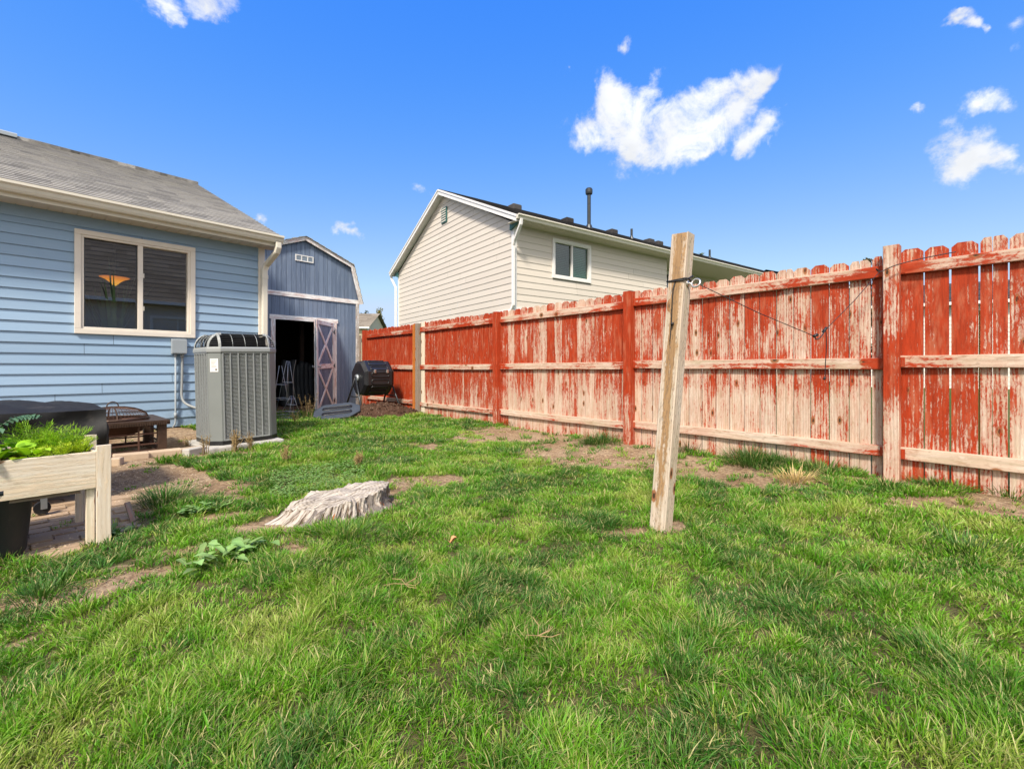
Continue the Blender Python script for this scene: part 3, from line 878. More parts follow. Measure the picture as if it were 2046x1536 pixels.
rect_tube(m, pts, .085, .065); rect_tube(m, [(dx - .03, WT - .075, CZ + 1.5), (dx - .03, WT - .075, CZ + 1.44)], .094, .074)
obj('downspout', m, 'white_metal', house)
# lamps and plants inside the room
lx, ly = wx0 + .50, WT + 1.2
lamp = thing('pendant_lamp', 'glowing amber bowl lamp hanging inside the left pane', 'lamp', (*HW(wx0 + .52, WT + 1.0), CZ + 1.23), HA)
obj('lamp_shade', MB().lathe([(.015, 0), (.04, .025), (.07, .06), (.12, .095), (.17, .115), (.18, .122)], n=28), 'lamp_glow', lamp, True)
obj('stem', MB().tube([(0, 0, .0), (0, 0, .68)], .008), 'dark_steel', lamp)
lamp = thing('table_lamp', 'small amber lamp glowing low behind the left pane', 'lamp', (*HW(wx0 + .55, WT + .9), CZ + .34), HA)
obj('lamp_shade', MB().lathe([(.02, 0), (.035, .05), (.05, .12), (.02, .13)], n=16), 'lamp_glow', lamp, True)
obj('stem', MB().lathe([(.05, -.2), (.015, -.18), (.012, 0)], n=10), 'dark_steel', lamp)
pl = thing('potted_plant', 'tall leafy houseplant in a round pot behind the left window pane', 'plant', (*HW(wx0 + .42, WT + .42), CZ + .10), HA)
m = MB()
for k in range(34):
    a = R(0, 6.28); e = R(.1, .55); m.blade((R(-.08, .08), R(-.08, .08), .12), (math.cos(a) * e, math.sin(a) * e, 1), R(.6, 1.35), R(.03, .06), R(0, .5), .4, 5)
obj('foliage', m, 'leaf_dark', pl); obj('pot', MB().lathe([(.12, -.1), (.17, 0), (.19, .14), (.17, .14), (.14, .10), (.0, .10)]), 'pot', pl, True)

# conduit box and pipes on the wall
bx = pxs(355, WT)
eb = thing('disconnect_box', 'grey electrical disconnect box with two conduits on blue siding', 'electrical box', (*HW(bx, WT - .015), CZ + .2), HA)
obj('box', MB().box((-.085, -.09, 0), (.085, 0, .215)).box((-.09, -.098, .01), (.09, -.09, .20)), 'grey_metal', eb, auto=.006)
obj('conduit', MB().tube([(-.035, -.03, 0), (-.035, -.03, -.95), (-.04, -.03, -1.0), (-.07, -.03, -1.05)], .012).tube([(-.035, -.03, -.84), (-.035, -.03, -.91)], .02).tube([(-.035, -.03, 0), (-.035, -.03, -.035)], .019), 'grey_metal', eb, True)
pts = [(.045, -.03, 0), (.045, -.03, -.2), (.04, -.035, -.45), (.035, -.05, -.6), (.06, -.10, -.70), (.15, -.2, -.765), (.26, -.33, -.79), (.36, -.45, -.79)]
def smooth(pts, n=6):
    P = [Vector(p) for p in pts]; out = []
    for i in range(len(P) - 1):
        a, b, c, d = P[max(i - 1, 0)], P[i], P[i + 1], P[min(i + 2, len(P) - 1)]
        for k in range(n):
            t = k / n; out.append(.5 * ((2 * b) + (c - a) * t + (2 * a - 5 * b + 4 * c - d) * t * t + (3 * b - a - 3 * c + d) * t ** 3))
    return out + [P[-1]]
obj('flexible_conduit', MB().tube(smooth(pts), .017).tube([(.045, -.03, 0), (.045, -.03, -.05)], .025), 'ac_light', eb, True)
m = MB().tube(smooth([(-.3, -.1, -1.16), (-.1, -.12, -1.10), (.1, -.16, -1.12), (.3, -.2, -1.13), (.55, -.3, -1.14)]), .012).tube(smooth([(-.35, -.16, -1.2), (-.05, -.2, -1.13), (.15, -.2, -1.10), (.35, -.26, -1.19), (.6, -.36, -1.2)]), .009)
tag(obj('line_set', m, 'grey_metal', None, True), 'thin grey refrigerant lines running along foot of blue wall', 'pipe'); o = bpy.data.objects['line_set']; o.location = eb.location; o.rotation_euler = (0, 0, HA)

# ------------------------------------------------------------------ air conditioner
A = .77
acx, acy = HW(1.70 + A / 2, 6.335 + A / 2)
acr = thing('air_conditioner', 'tall grey louvred air conditioner on a concrete pad beside the blue house', 'air conditioner', (acx, acy, .07), HA)
acr.rotation_euler = (0, math.radians(-1.3), HA)
h = A / 2; ch = .105
octo = lambda e, c=ch: [(-h + c - e * 0, -h - e), (h - c, -h - e), (h + e, -h + c), (h + e, h - c), (h - c, h + e), (-h + c, h + e), (-h - e, h - c), (-h - e, -h + c)]
ZT = 1.13
obj('coil', MB().prism(octo(-.03), .05, ZT, top=True), 'coil', acr)
m = MB().prism(octo(.004), .0, .05); obj('base_pan', m, 'black_plastic', acr)
# corner panels
O = octo(0)
m = MB()
for i in (1, 3, 5, 7):
    a, b = Vector((*O[i], 0)), Vector((*O[(i + 1) % 8], 0)); t = (b - a).normalized(); nr = Vector((t.y, -t.x, 0))
    a2, b2 = a - t * .02, b + t * .02
    for (p, q) in ((a - t * .0, b),):
        i0 = len(m.v)
        m.poly([p + Vector((0, 0, .05)), q + Vector((0, 0, .05)), q + Vector((0, 0, ZT)), p + Vector((0, 0, ZT))])
        for e_, s_ in ((p, -1), (q, 1)):
            pr = Vector((*O[(i - 1) % 8], 0)) if s_ < 0 else Vector((*O[(i + 2) % 8], 0)); w_ = (pr - e_).normalized() * .018
            pp = [e_ + Vector((0, 0, .05)), e_ + w_ + Vector((0, 0, .05)), e_ + w_ + Vector((0, 0, ZT)), e_ + Vector((0, 0, ZT))]
            m.poly(pp if s_ > 0 else pp[::-1])
obj('corner_panel', m, 'ac_grey', acr)
# louvred sides
NS = 64
for i, cols in ((0, 6), (2, 5), (4, 5), (6, 5)):
    a, b = Vector((*O[i], 0)), Vector((*O[i + 1], 0)); t = (b - a).normalized(); nr = Vector((t.y, -t.x, 0)); L = (b - a).length
    m = MB(); a = a + t * .018; L -= .036
    for k in range(NS):
        z = .065 + (ZT - .085) * k / (NS - 1)
        p, q = a - nr * .006, a + t * L - nr * .006
        m.bar(p + Vector((0, 0, z)), q + Vector((0, 0, z)), .008, .0085, up=nr.cross(t) + nr * .5)
    for c in range(cols + 1):
        x = L * c / cols; wd = .011 if 0 < c < cols else .012
        p = a + t * min(max(x, wd / 2), L - wd / 2) + nr * .001
        m.bar(p + Vector((0, 0, .05)), p + Vector((0, 0, ZT)), .014 if True else wd, wd, up=t)
    m.bar(a + Vector((0, 0, .06)), a + t * L + Vector((0, 0, .06)), .012, .02); m.bar(a + Vector((0, 0, ZT - .01)), a + t * L + Vector((0, 0, ZT - .01)), .012, .02)
    obj('louvre_panel', m, 'ac_light', acr)
# rim and dome
m = MB(); prof = [(.012, ZT - .005), (.018, ZT + .01), (.016, ZT + .045), (.0, ZT + .062)]
rg = [octo(e) for e, z in prof]
for k in range(len(prof) - 1):
    for i in range(8):
        jn = (i + 1) % 8
        m.poly([(*rg[k][i], prof[k][1]), (*rg[k][jn], prof[k][1]), (*rg[k + 1][jn], prof[k + 1][1]), (*rg[k + 1][i], prof[k + 1][1])])
obj('rim', m, 'ac_light', acr)
DZ = ZT + .06; DH = .165
def dome(t): return -.14 * (1 - math.cos(t * math.pi / 2)) - .012, DZ + DH * math.sin(t * math.pi / 2)
obj('fan_shroud', MB().prism(octo(-.13), DZ - .02, DZ + DH - .03).prism(octo(-.05), DZ - .02, DZ + .02), 'black_inside', acr)
m = MB()
for k in range(9):
    e, z = dome((k + .3) / 9.2)
    rr = octo(e)
    for i in range(8):
        a, b = Vector((*rr[i], z)), Vector((*rr[(i + 1) % 8], z)); m.bar(a, b, .020, .006, up=(0, 0, 1))
obj('top_louvres', m, 'dark_steel', acr)
m = MB()
for i in range(8):
    pts = []
    for k in range(7):
        e, z = dome(k / 6); pts.append(Vector((*octo(e + .006)[i], z)))
    for a, b in zip(pts, pts[1:]): m.bar(a, b, .030, .012, up=Vector((pts[0].x, pts[0].y, .1)))
e, z = dome(1); m.prism(octo(e + .01), z - .006, z + .006)
obj('dome_frame', m, 'ac_light', acr)
m = MB()
for i, cols in ((0, 4), (2, 4), (4, 4), (6, 4)):
    for c in range(1, cols):
        pts = []
        for k in range(6):
            e, z = dome(k / 5); rr = octo(e + .008); a, b = Vector((*rr[i], z)), Vector((*rr[i + 1], z)); pts.append(a.lerp(b, c / cols))
        m.tube(pts, .0035, 5)
obj('wire_guard', m, 'ac_wire', acr, True)
# sticker on the near corner panel
a, b = Vector((*O[7], 0)), Vector((*O[0], 0)); t = (b - a).normalized(); nr = Vector((t.y, -t.x, 0)); mid = (a + b) / 2 + nr * .002
st = obj('sticker', MB().bar(mid + Vector((0, 0, ZT - .24)), mid + Vector((0, 0, ZT - .08)), .003, .095, up=t), 'sticker', acr)
m = MB()
for k in range(6):
    z = ZT - .10 - k * .016; m.bar(mid + nr * .002 - t * .035 + Vector((0, 0, z)), mid + nr * .002 + t * (R(-.005, .036)) + Vector((0, 0, z)), .001, .004)
m.bar(mid + nr * .002 + t * .012 + Vector((0, 0, ZT - .212)), mid + nr * .002 + t * .035 + Vector((0, 0, ZT - .212)), .001, .022)
obj('print', m, 'print', st)
pad = MB().box((-h - .10, -h - .10, -.09), (h + .02, h + .06, -.002)); tag(obj('concrete_pad', pad, 'concrete', None, auto=.02), 'light concrete pad under the grey air conditioner', 'pad')
o = bpy.data.objects['concrete_pad']; o.location = (acx, acy, .07); o.rotation_euler = acr.rotation_euler

# ------------------------------------------------------------------ the shed
ST = 10.3; sc_, SW = 4.54, 1.30
SB = .08; DX0, DX1 = 3.83 + .085, 5.28 - .085; DZ1 = CZ + 1.04
shed = thing('garden_shed', 'weathered blue gambrel shed with white trim and an open door', 'shed', (*HW(sc_, ST), 0), HA)
def gam(x):
    ax = abs(x)
    return CZ + (2.87 - (2.87 - 2.43) * ax / 1.12 if ax < 1.12 else 2.43 - (2.43 - 1.56) * (ax - 1.12) / .22)
def planks(m, x0, x1, y, top, bot, w=.102, gap=.006, th=.016, back=False):
    x = x0
    while x < x1 - .01:
        xe = min(x + w - gap, x1); rn = R(0, 1); zb = bot; xs = [x, xe]
        if x < -1.12 < xe: xs = [x, -1.12, xe]
        if x < 0 < xe: xs = [x, 0, xe]
        if x < 1.12 < xe: xs = [x, 1.12, xe]
        tp = [(q, y, top(q)) for q in xs]
        m.poly([(x, y, zb), (xe, y, zb)] + tp[::-1], (rn, rn, rn))
        m.poly([(xe, y, zb), (xe, y + th, zb), (xe, y + th, top(xe)), (xe, y, top(xe))], (rn, rn, rn)); m.poly([(x, y + th, zb), (x, y, zb), (x, y, top(x)), (x, y + th, top(x))], (rn, rn, rn))
        x += w
    return m
dx0, dx1 = DX0 - sc_, DX1 - sc_
m = MB(); BZ = CZ + 1.60
planks(m, -SW, SW, 0, lambda x: gam(x) - .03, BZ)
planks(m, -SW, dx0, 0, lambda x: BZ, SB); planks(m, dx1, SW, 0, lambda x: BZ, SB); planks(m, dx0, dx1, 0, lambda x: BZ, DZ1)
obj('front_wall', m, 'shed_boards', shed)
m = MB()
m.prism([(-SW, SB), (dx0, SB), (dx0, DZ1), (dx1, DZ1), (dx1, SB), (SW, SB), (SW, gam(SW) - .04), (1.12, gam(1.12) - .04), (0, gam(0) - .04), (-1.12, gam(1.12) - .04), (-SW, gam(SW) - .04)][::-1], .014, .03, axis=1)
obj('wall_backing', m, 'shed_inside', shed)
m = MB(); DP = 3.2
for sx in (-SW, SW):
    y = .016
    while y < DP:
        rn = R(0, 1); q4 = [(sx, y, SB), (sx, y + .095, SB), (sx, y + .095, gam(SW)), (sx, y, gam(SW))]; m.poly(q4 if sx > 0 else q4[::-1], (rn, rn, rn)); y += .102
obj('side_wall', m, 'shed_boards', shed)
m = MB()
m.poly([(-SW + .02, .03, SB), (-SW + .02, DP, SB), (-SW + .02, DP, gam(SW)), (-SW + .02, .03, gam(SW))]); m.poly([(SW - .02, .03, SB), (SW - .02, .03, gam(SW)), (SW - .02, DP, gam(SW)), (SW - .02, DP, SB)])
m.poly([(-SW, DP, SB), (SW, DP, SB), (SW, DP, gam(SW)), (1.12, DP, gam(1.12)), (0, DP, gam(0)), (-1.12, DP, gam(1.12)), (-SW, DP, gam(SW))])
for sx in (.30, .62): m.box((sx, .9, SB + .1), (sx + .09, 1.0, CZ + 1.1))
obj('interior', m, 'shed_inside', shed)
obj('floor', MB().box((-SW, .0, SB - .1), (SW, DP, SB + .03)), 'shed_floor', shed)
m = MB()
for (a, b) in (((-1.37, CZ + 1.56), (-1.14, CZ + 2.46)), ((-1.14, CZ + 2.46), (0, CZ + 2.90))):
    pass
def rplane(m, a, b):
    L = math.hypot(b[0] - a[0], b[1] - a[1]); n = max(2, int(L / .14)); dx_, dz_ = (b[0] - a[0]) / L, (b[1] - a[1]) / L; nx_, nz_ = -dz_, dx_
    if nz_ < 0 or (abs(nz_) < .3 and nx_ * a[0] < 0): nx_, nz_ = -nx_, -nz_
    for k in range(n):
        l0, l1 = L * k / n, L * (k + 1) / n; y = -.10
        while y < DP + .05:
            ye = min(y + R(.15, .4), DP + .05); rn = R(0, 1); t = .012 + .006 * rn
            A_ = (a[0] + dx_ * l0 + nx_ * t, a[1] + dz_ * l0 + nz_ * t); B_ = (a[0] + dx_ * l1, a[1] + dz_ * l1); C_ = (a[0] + dx_ * l0 - nx_ * .004, a[1] + dz_ * l0 - nz_ * .004)
            m.poly([(A_[0], y, A_[1]), (A_[0], ye, A_[1]), (B_[0], ye, B_[1]), (B_[0], y, B_[1])], (y, k, rn)); m.poly([(C_[0], y, C_[1]), (C_[0], ye, C_[1]), (A_[0], ye, A_[1]), (A_[0], y, A_[1])], (y, k, rn))
            m.poly([(A_[0], y, A_[1]), (B_[0], y, B_[1]), (C_[0], y, C_[1])], (y, k, rn)); y = ye
for sgn in (-1, 1):
    rplane(m, (sgn * 1.385, CZ + 1.56), (sgn * 1.15, CZ + 2.47)); rplane(m, (sgn * 1.15, CZ + 2.47), (0, CZ + 2.92))
obj('roof', m, 'grey_shingles', shed)
m = MB(); m.cp = .55
for sgn in (-1, 1):
    m.bar((sgn * 1.36, -.055, CZ + 1.55), (sgn * 1.125, -.055, CZ + 2.43), .03, .09, up=(1, 0, 0)); m.bar((sgn * 1.14, -.056, CZ + 2.43), (0, -.056, CZ + 2.875), .03, .085, up=(0, 0, 1))
obj('rake_trim', m, 'white_trim', shed)
m = MB(); m.cp = .12
m.box((-SW - .02, -.022, BZ - .05), (SW + .02, -.001, BZ + .045), axis=0); obj('band_board', m, 'white_trim', shed)
m = MB(); m.cp = .05
m.box((dx0 - .09, -.024, SB), (dx0, -.001, DZ1)); m.box((dx1, -.024, SB), (dx1 + .09, -.001, DZ1)); m.box((dx0 - .12, -.028, DZ1), (dx1 + .12, -.001, DZ1 + .095), axis=0)
obj('door_frame', m, 'white_trim', shed)
m = MB(); m.cp = .8
m.box((SW - .06, -.02, SB), (SW + .02, -.001, BZ - .05)); m.box((-SW - .02, -.02, SB), (-SW + .06, -.001, BZ - .05)); obj('corner_trim', m, 'white_trim', shed)
m = MB(); vx, vz = pxs(608, ST) - sc_, CZ + (735 - 517) / F * 10.25
m.box((vx - .20, -.02, vz - .07), (vx + .20, -.002, vz - .05)); m.box((vx - .20, -.02, vz + .05), (vx + .20, -.002, vz + .07))
for q_ in (-.2, -.075, .06, .18): m.box((vx + q_, -.02, vz - .05), (vx + q_ + .02, -.002, vz + .05))
vent = obj('gable_vent', m, 'white_paint', shed); m = MB()
for k in range(9): m.box((vx - .18, -.012, vz - .048 + k * .011), (vx + .18, -.003, vz - .042 + k * .011))
obj('louvres', m, 'screen_lens', vent)
# open door, swung towards the camera
hinge = Vector((dx1 + .01, -.03, 0)); DWd = 1.19
edge_w = Vector((-4.063, 9.56, 0)); hw = Vector((*HW(DX1 + .01, ST - .03), 0)); dd = (edge_w - hw); ang = math.atan2(dd.y, dd.x) - HA
door = obj('door', MB(), 'shed_boards', shed)
bpy.data.objects.remove(door)
m = MB(); z0, z1 = SB + .0, DZ1 - .01
x = 0
while x < DWd - .01:
    rn = R(0, 1); m.box((x, -.008, z0), (min(x + .098, DWd), .008, z1), rnd=rn); x += .102
door = obj('door', m, 'shed_boards', shed); door.location = hinge; door.rotation_euler = (0, math.radians(1.4), ang)
m = MB(); m.cp = .05
for sy in (-1, 1):
    ya, yb = (.008, .026) if sy > 0 else (-.026, -.008); W_ = .085
    m.box((0, ya, z0), (W_, yb, z1)); m.box((DWd - W_, ya, z0), (DWd, yb, z1))
    zm = (z0 + z1) / 2; yc = (ya + yb) / 2
    m.box((W_, ya, z1 - W_), (DWd - W_, yb, z1), axis=0); m.box((W_, ya, zm - .05), (DWd - W_, yb, zm + .05), axis=0); m.box((W_, ya, z0), (DWd - W_, yb, z0 + .04), axis=0)
    for (p, q_) in (((W_, zm + .05), (DWd - W_, z1 - W_)), ((DWd - W_, zm + .05), (W_, z1 - W_)), ((W_, zm - .05), (DWd - W_, z0 + .04)), ((DWd - W_, zm - .05), (W_, z0 + .04))):
        m.bar((p[0], yc - .002, p[1]), (q_[0], yc - .002 - .001 * (p[0] > .5), q_[1]), .068, .014, up=(0, 1, 0))
obj('door_trim', m, 'white_trim', door)
m = MB()
for z in (z0 + .17, zm, z1 - .2):
    m.box((-.03, -.034, z - .05), (-.002, -.024, z + .05)); m.prism([(.0, z - .04), (.075, z), (.0, z + .04)], -.036, -.0275, axis=1)
    m.box((-.03, .026, z - .05), (-.002, .034, z + .05)); m.prism([(.0, z - .04), (.075, z), (.0, z + .04)], .0275, .036, axis=1)
obj('hinge', m, 'dark_steel', door)
m = MB().tube([(DWd - .06, -.03, zm), (DWd - .06, -.075, zm)], .012).tube([(DWd - .06, -.065, zm), (DWd - .06, -.085, zm)], .028, 14).tube([(DWd - .06, .03, zm), (DWd - .06, .075, zm)], .012).tube([(DWd - .06, .065, zm), (DWd - .06, .085, zm)], .028, 14)
obj('door_knob', m, 'steel', door, True)
# dim things stored inside
bagm = MB()
for k in range(7):
    x = -.1 + k * .1; bagm.tube(smooth([(x, .8 + R(-.1, .1), SB + .03), (x + R(-.03, .03), .85, SB + .4), (x + .03, .9, CZ + .0 + R(-.1, .15)), (x + .06, .95, CZ + .05 + R(-.05, .1))]), [.09] * 7 + [.08] * 6 + [.07] * 6, 10)
o = tag(obj('folded_tarp', bagm, 'pot', None, True), 'dark folded tarpaulin standing inside the open shed doorway', 'tarp'); o.location = (*HW(sc_, ST), 0); o.rotation_euler = (0, 0, HA)

# ------------------------------------------------------------------ the red fence
fence = thing('red_fence', 'tall picket fence with red paint peeling off bare wood', 'fence', (P0.x, P0.y, 0), FA)
def peel(bay, t, rn):
    return min(.93, max(.03, peel0(bay, t, rn) * .77 + .04 * math.sin(t * 9 + rn * 40)))
def peel0(bay, t, rn):
    """t: 0 bottom .. 1 top of picket"""
    up = t > .52
    if bay == 3: v = .10 + .10 * rn + .18 * (t < .15)
    elif bay == 2: v = (.10 + .30 * rn) if up else (.22 + .25 * rn + 1.5 * max(0, .40 - t))
    elif bay == 1: v = (.22 + .62 * rn) if up else .50 + .36 * rn + .25 * (t < .3)
    elif bay == 0: v = (.34 + .40 * rn + .10 * (t < .75)) if up else .42 + .42 * rn + .36 * (t < .36)
    else: v = .20 + .36 * rn if up else .30 + .45 * rn + 1.0 * max(0, .36 - t)
    if .52 < t < .60: v -= .16
    if .84 < t < .92: v -= .30
    if t >= .92: v += .18
    if .44 < t < .5: v -= .06
    if t < .08: v -= .25
    return max(0, min(1.05, v))
POSTX = [-2.44, 0, 2.44, 4.88, 7.32, 9.76]
TOPZ = {-1: .925, 0: .905, 1: .90, 2: .895, 3: .89}
for bay in (-1, 0, 1, 2, 3):
    x0 = POSTX[bay + 1]; x1 = x0 + 2.44; m = MB(); x = x0 + .001
    gapw = .0075 if bay < 0 else (.0055 if bay == 0 else .0045)
    while x < x1 - .02:
        wd = R(.128, .142) if bay >= 0 else R(.135, .142)
        if bay <= 0 and R(0, 1) < .35: parts_ = [(x, x + wd * R(.4, .65)), ]; parts_.append((parts_[0][1] + .003, x + wd))
        else: parts_ = [(x, x + wd)]
        if x + wd > x1: parts_ = [(x, x1)]
        top = CZ + TOPZ[bay] + R(-.012, .012); rn = R(0, 1); yo = R(-.002, .002); lean = R(-.002, .002); pr = R(0, 1)
        for pi, (a, b) in enumerate(parts_):
            gx = (a + b) / 2; wxp = P0.x + FD[0] * gx; wyp = P0.y + FD[1] * gx
            bot = gzs(wxp, wyp) - .02; H = top - bot; ear = min(.032, (b - a) * .3)
            ts = [0, .08, .16, .26, .34, .42, .50, .53, .60, .68, .76, .84, .9, .95, 1 - .03 / H]
            la = ear if (pi == 0) else .004; lb = ear if (pi == len(parts_) - 1) else .004
            rows = []
            for t in ts + [1.0]:
                xa, xb = a + lean * t, b + lean * t
                if t == 1.0: xa += la; xb -= lb
                z = bot + H * t; cup = .0035 * math.sin(t * 5 + rn * 6); p_ = peel(bay, t, pr)
                p1 = p_ + R(-.07, .07); p2 = p_ + R(-.07, .07)
                rows.append([m.av((xa, -.017 + yo, z), (rn * 7 + xa, z, rn), p1), m.av((xa, yo + cup, z), (rn * 7 + xa, z, rn), p1), m.av((xb, yo - cup, z), (rn * 7 + xb, z, rn), p2), m.av((xb, -.017 + yo, z), (rn * 7 + xb, z, rn), p2)])
            for r0, r1 in zip(rows, rows[1:]):
                m.f.append([r0[2], r0[1], r1[1], r1[2]]); m.f.append([r0[1], r0[0], r1[0], r1[1]]); m.f.append([r0[3], r0[2], r1[2], r1[3]]); m.f.append([r0[0], r0[3], r1[3], r1[0]])
            r = rows[-1]; m.f.append([r[1], r[0], r[3], r[2]])
        x = parts_[-1][1] + gapw + (R(0, .006) if bay <= 0 else 0)
    lab = {3: 'picket panel with mostly intact red paint beside the shed', 2: 'picket panel red above and bare along its foot'}.get(bay)
    obj('picket_panel', m, 'red_fence', fence, label=lab)
    # rails
    rl = {-1: [(.735, .822, .45), (0.0, .095, .75), (-.72, -.625, 1.0)], 0: [(.73, .822, .55), (-.01, .083, .55), (-.71, -.625, .85)], 1: [(.71, .80, .62), (-.02, .07, .65), (-.735, -.65, .8)],
          2: [(.71, .80, .45), (-.03, .06, .5), (-.745, -.67, .75)], 3: [(.70, .785, .3), (-.03, .06, .4), (-.73, -.65, .7)]}[bay]
    for (za, zb, pe_) in rl:
        m = MB(); n = 10; rn = R(0, 1); xa, xb = x0 + .05, x1 - .05; rows = []
        tl = R(-.006, .006)
        for k in range(n + 1):
            x = xa + (xb - xa) * k / n; dz_ = R(-.002, .002) + tl * (k / n - .5); p_ = pe_ + R(-.2, .2)
            if k in (0, n): p_ -= .5
            c_ = []
            for q_, (yy, z_) in enumerate(((.001, za), (.038, za), (.041, za + .004), (.041, zb - .004), (.038, zb), (.001, zb))):
                c_.append(m.av((x, yy, CZ + z_ + dz_), ((q_ * .04) + rn * 7, x, rn), p_ + (.2 if q_ >= 3 else 0)))
            rows.append(c_)
        for r0, r1 in zip(rows, rows[1:]):
            for k in range(6): kk = (k + 1) % 6; m.f.append([r0[k], r0[kk], r1[kk], r1[k]])
        m.f.append(rows[0][::-1]); m.f.append(rows[-1])
        obj('rail', m, 'red_fence', fence)
        mm = MB(); mm.cp = .1
        if bay < 2:
            for xx in (x0 + .052, x1 - .078): mm.box((xx, .0412, CZ + za + .01), (xx + .026, .0435, CZ + zb - .012))
            br = obj('bracket', mm, 'red_fence', fence)
for i, px_ in enumerate(POSTX[:-1] + [9.76]):
    if abs(px_ - 7.32) < .01: continue
    wxp = P0.x + FD[0] * px_; wyp = P0.y + FD[1] * px_; gb = gzs(wxp, wyp) - .1
    tp = {0: .965, 2.44: .905, 4.88: .885}.get(px_, .89)
    m = MB(); rn = R(0, 1)
    base = [(px_ - .05, .002), (px_ + .05, .002), (px_ + .05, .1), (px_ + .045, .105), (px_ - .045, .105), (px_ - .05, .1)]
    rows = []; n = 12; per = [0, .1, .2, .207, .297, .304]
    for k in range(n + 1):
        z = gb + (CZ + tp - gb) * k / n; t = k / n
        if px_ == 0: p_ = .72 - .55 * min(1, max(0, (t - .25) * 4)) if t < .62 else .46 + .1 * (t > .9)
        else: p_ = .10 if t > .35 else .5
        p_ += R(-.06, .06)
        rows.append([m.av((x_, y_, z), (per[q_] + rn * 7, z, rn), p_ - (.15 if q_ in (0, 5) else 0)) for q_, (x_, y_) in enumerate(base)])
    for r0, r1 in zip(rows, rows[1:]):
        for k in range(6): kk = (k + 1) % 6; m.f.append([r0[k], r0[kk], r1[kk], r1[k]])
    m.f.append(rows[0][::-1]); m.f.append(rows[-1])
    obj('post', m, 'red_fence', fence)
# the repaired bay joint: two bare posts and an orange board
gb = gzs(-1.78, 9.2) - .08
m = MB(); m.cp = .7; m.box((7.26, .002, gb), (7.345, .1, CZ + .875), bev=.004); obj('post', m, 'grey_wood', fence, label='weathered grey post with a crack, between orange board and bare board')
m = MB(); m.cp = .5; m.box((7.352, -.02, gb), (7.38, .135, CZ + .86)); obj('repair_board', m, 'orange_board', fence, label='orange stained board on the far side of the grey post')
m = MB(); m.cp = .8; m.box((7.13, .0015, gb), (7.25, .02, CZ + .90), bev=.004); obj('repair_board', m, 'planter_wood', fence, label='unpainted cream board beside the grey post')

# grey fence returning behind the shed
c = P0 + Vector((FD[0] * 9.9, FD[1] * 9.9, 0))
gf = thing('grey_fence', 'short run of weathered grey fence behind the shed corner', 'fence', (c.x - .12, c.y + .1, 0), HA + math.pi / 2)
m = MB(); x = 0
while x < 2.4:
    m.cp = R(.4, .9); m.box((x, -.016, 0), (x + .135, 0, CZ + .80 + R(-.01, .01))); x += .142
obj('picket_panel', m, 'grey_wood', gf); m = MB()
for z in (-.6, .0, .62): m.box((0, -.055, CZ + z), (2.4, -.018, CZ + z + .09), axis=0)
obj('rail', m, 'grey_wood', gf); obj('post', MB().box((-.1, -.11, 0), (-.01, -.02, CZ + .87)), 'grey_wood', gf)

# ------------------------------------------------------------------ neighbouring two-storey house
nb = thing('cream_house', 'two-storey house with cream lap siding and dark roof behind the fence', 'house', (N0.x, N0.y, 0), NA)
GWd, EZ, PK, NL = 8.45, CZ + 4.10, CZ + 6.16, 22
m = lap(MB(), lambda z: (0.06, 7.0), CZ + 1.72, EZ, .19, 0, .016, holes=[(1.42, 3.0, CZ + 2.72, CZ + 3.88)], joints=4.2); m2 = MB()
wlong = obj('wall', m, 'cream_vinyl', nb)
m = lap(MB(), lambda z: (7.0, NL), 0, EZ, .19, 1.15, .016, holes=[(8.35, 9.45, CZ + 2.95, CZ + 3.95)], joints=4.2); obj('wall', m, 'cream_vinyl', nb, label='cream wall set back under the deep eave')
m = MB(); m.poly([(7.0, 0, CZ + 1.5), (7.0, 1.15, CZ + 1.5), (7.0, 1.15, EZ), (7.0, 0, EZ)]); m.poly([(0.02, .02, CZ + 1.55), (7, .02, CZ + 1.55), (7, 1.2, CZ + 1.55), (.02, 1.2, CZ + 1.55)][::-1])
lap(m, lambda z: (0.5, 7.0), 0, CZ + 1.5, .19, .6, .016); obj('lower_wall', m, 'cream_vinyl', nb)
# gable wall faces -x: build with lap in its own frame
m = MB()
def gx_(z):
    if z <= EZ: return 0, GWd
    q_ = min(1, (z - EZ) / (PK - EZ)); return GWd / 2 * q_, GWd - GWd / 2 * q_
t_ = lap(MB(), lambda z: (lambda a: (-a[1], -a[0]))(gx_(z)), 0, PK - .05, .19, 0, .016, joints=3.1)
for i, p in enumerate(t_.v): m.av((p[1], -p[0], p[2]), t_.bd[i])
m.f = t_.f
obj('gable_wall', m, 'cream_vinyl', nb)
m = MB().box((-.03, -.03, CZ + 1.72), (.07, .09, EZ)).box((-.03, GWd - .06, 0), (.03, GWd + .03, EZ)); obj('corner_trim', m, 'white_paint', nb)
obj('band_board', MB().box((-.02, -.035, CZ + 1.50), (7.02, .03, CZ + 1.72)).box((-.03, -.02, CZ + 1.40), (.02, .95, CZ + 1.68)), 'white_paint', nb)
OV, RO = .45, .22
ez = CZ + 4.16
m = roof(MB(), -RO, NL + .3, (-OV - .02, ez), (GWd / 2, PK + .17), .2, .01, (.2, .9)); m2 = roof(MB(), -RO, NL + .3, (GWd + OV, ez), (GWd / 2, PK + .17), .3, .01, (.4, 1.2))
nrf = obj('roof', m, 'dark_shingles', nb); obj('roof_back', m2, 'dark_shingles', nrf)
m = MB().box((-RO, -OV, ez - .13), (6.98, -.005, ez - .11)).box((6.98, -OV, ez - .13), (NL + .3, 1.14, ez - .11)); obj('soffit', m, 'soffit', nb)
m = MB()
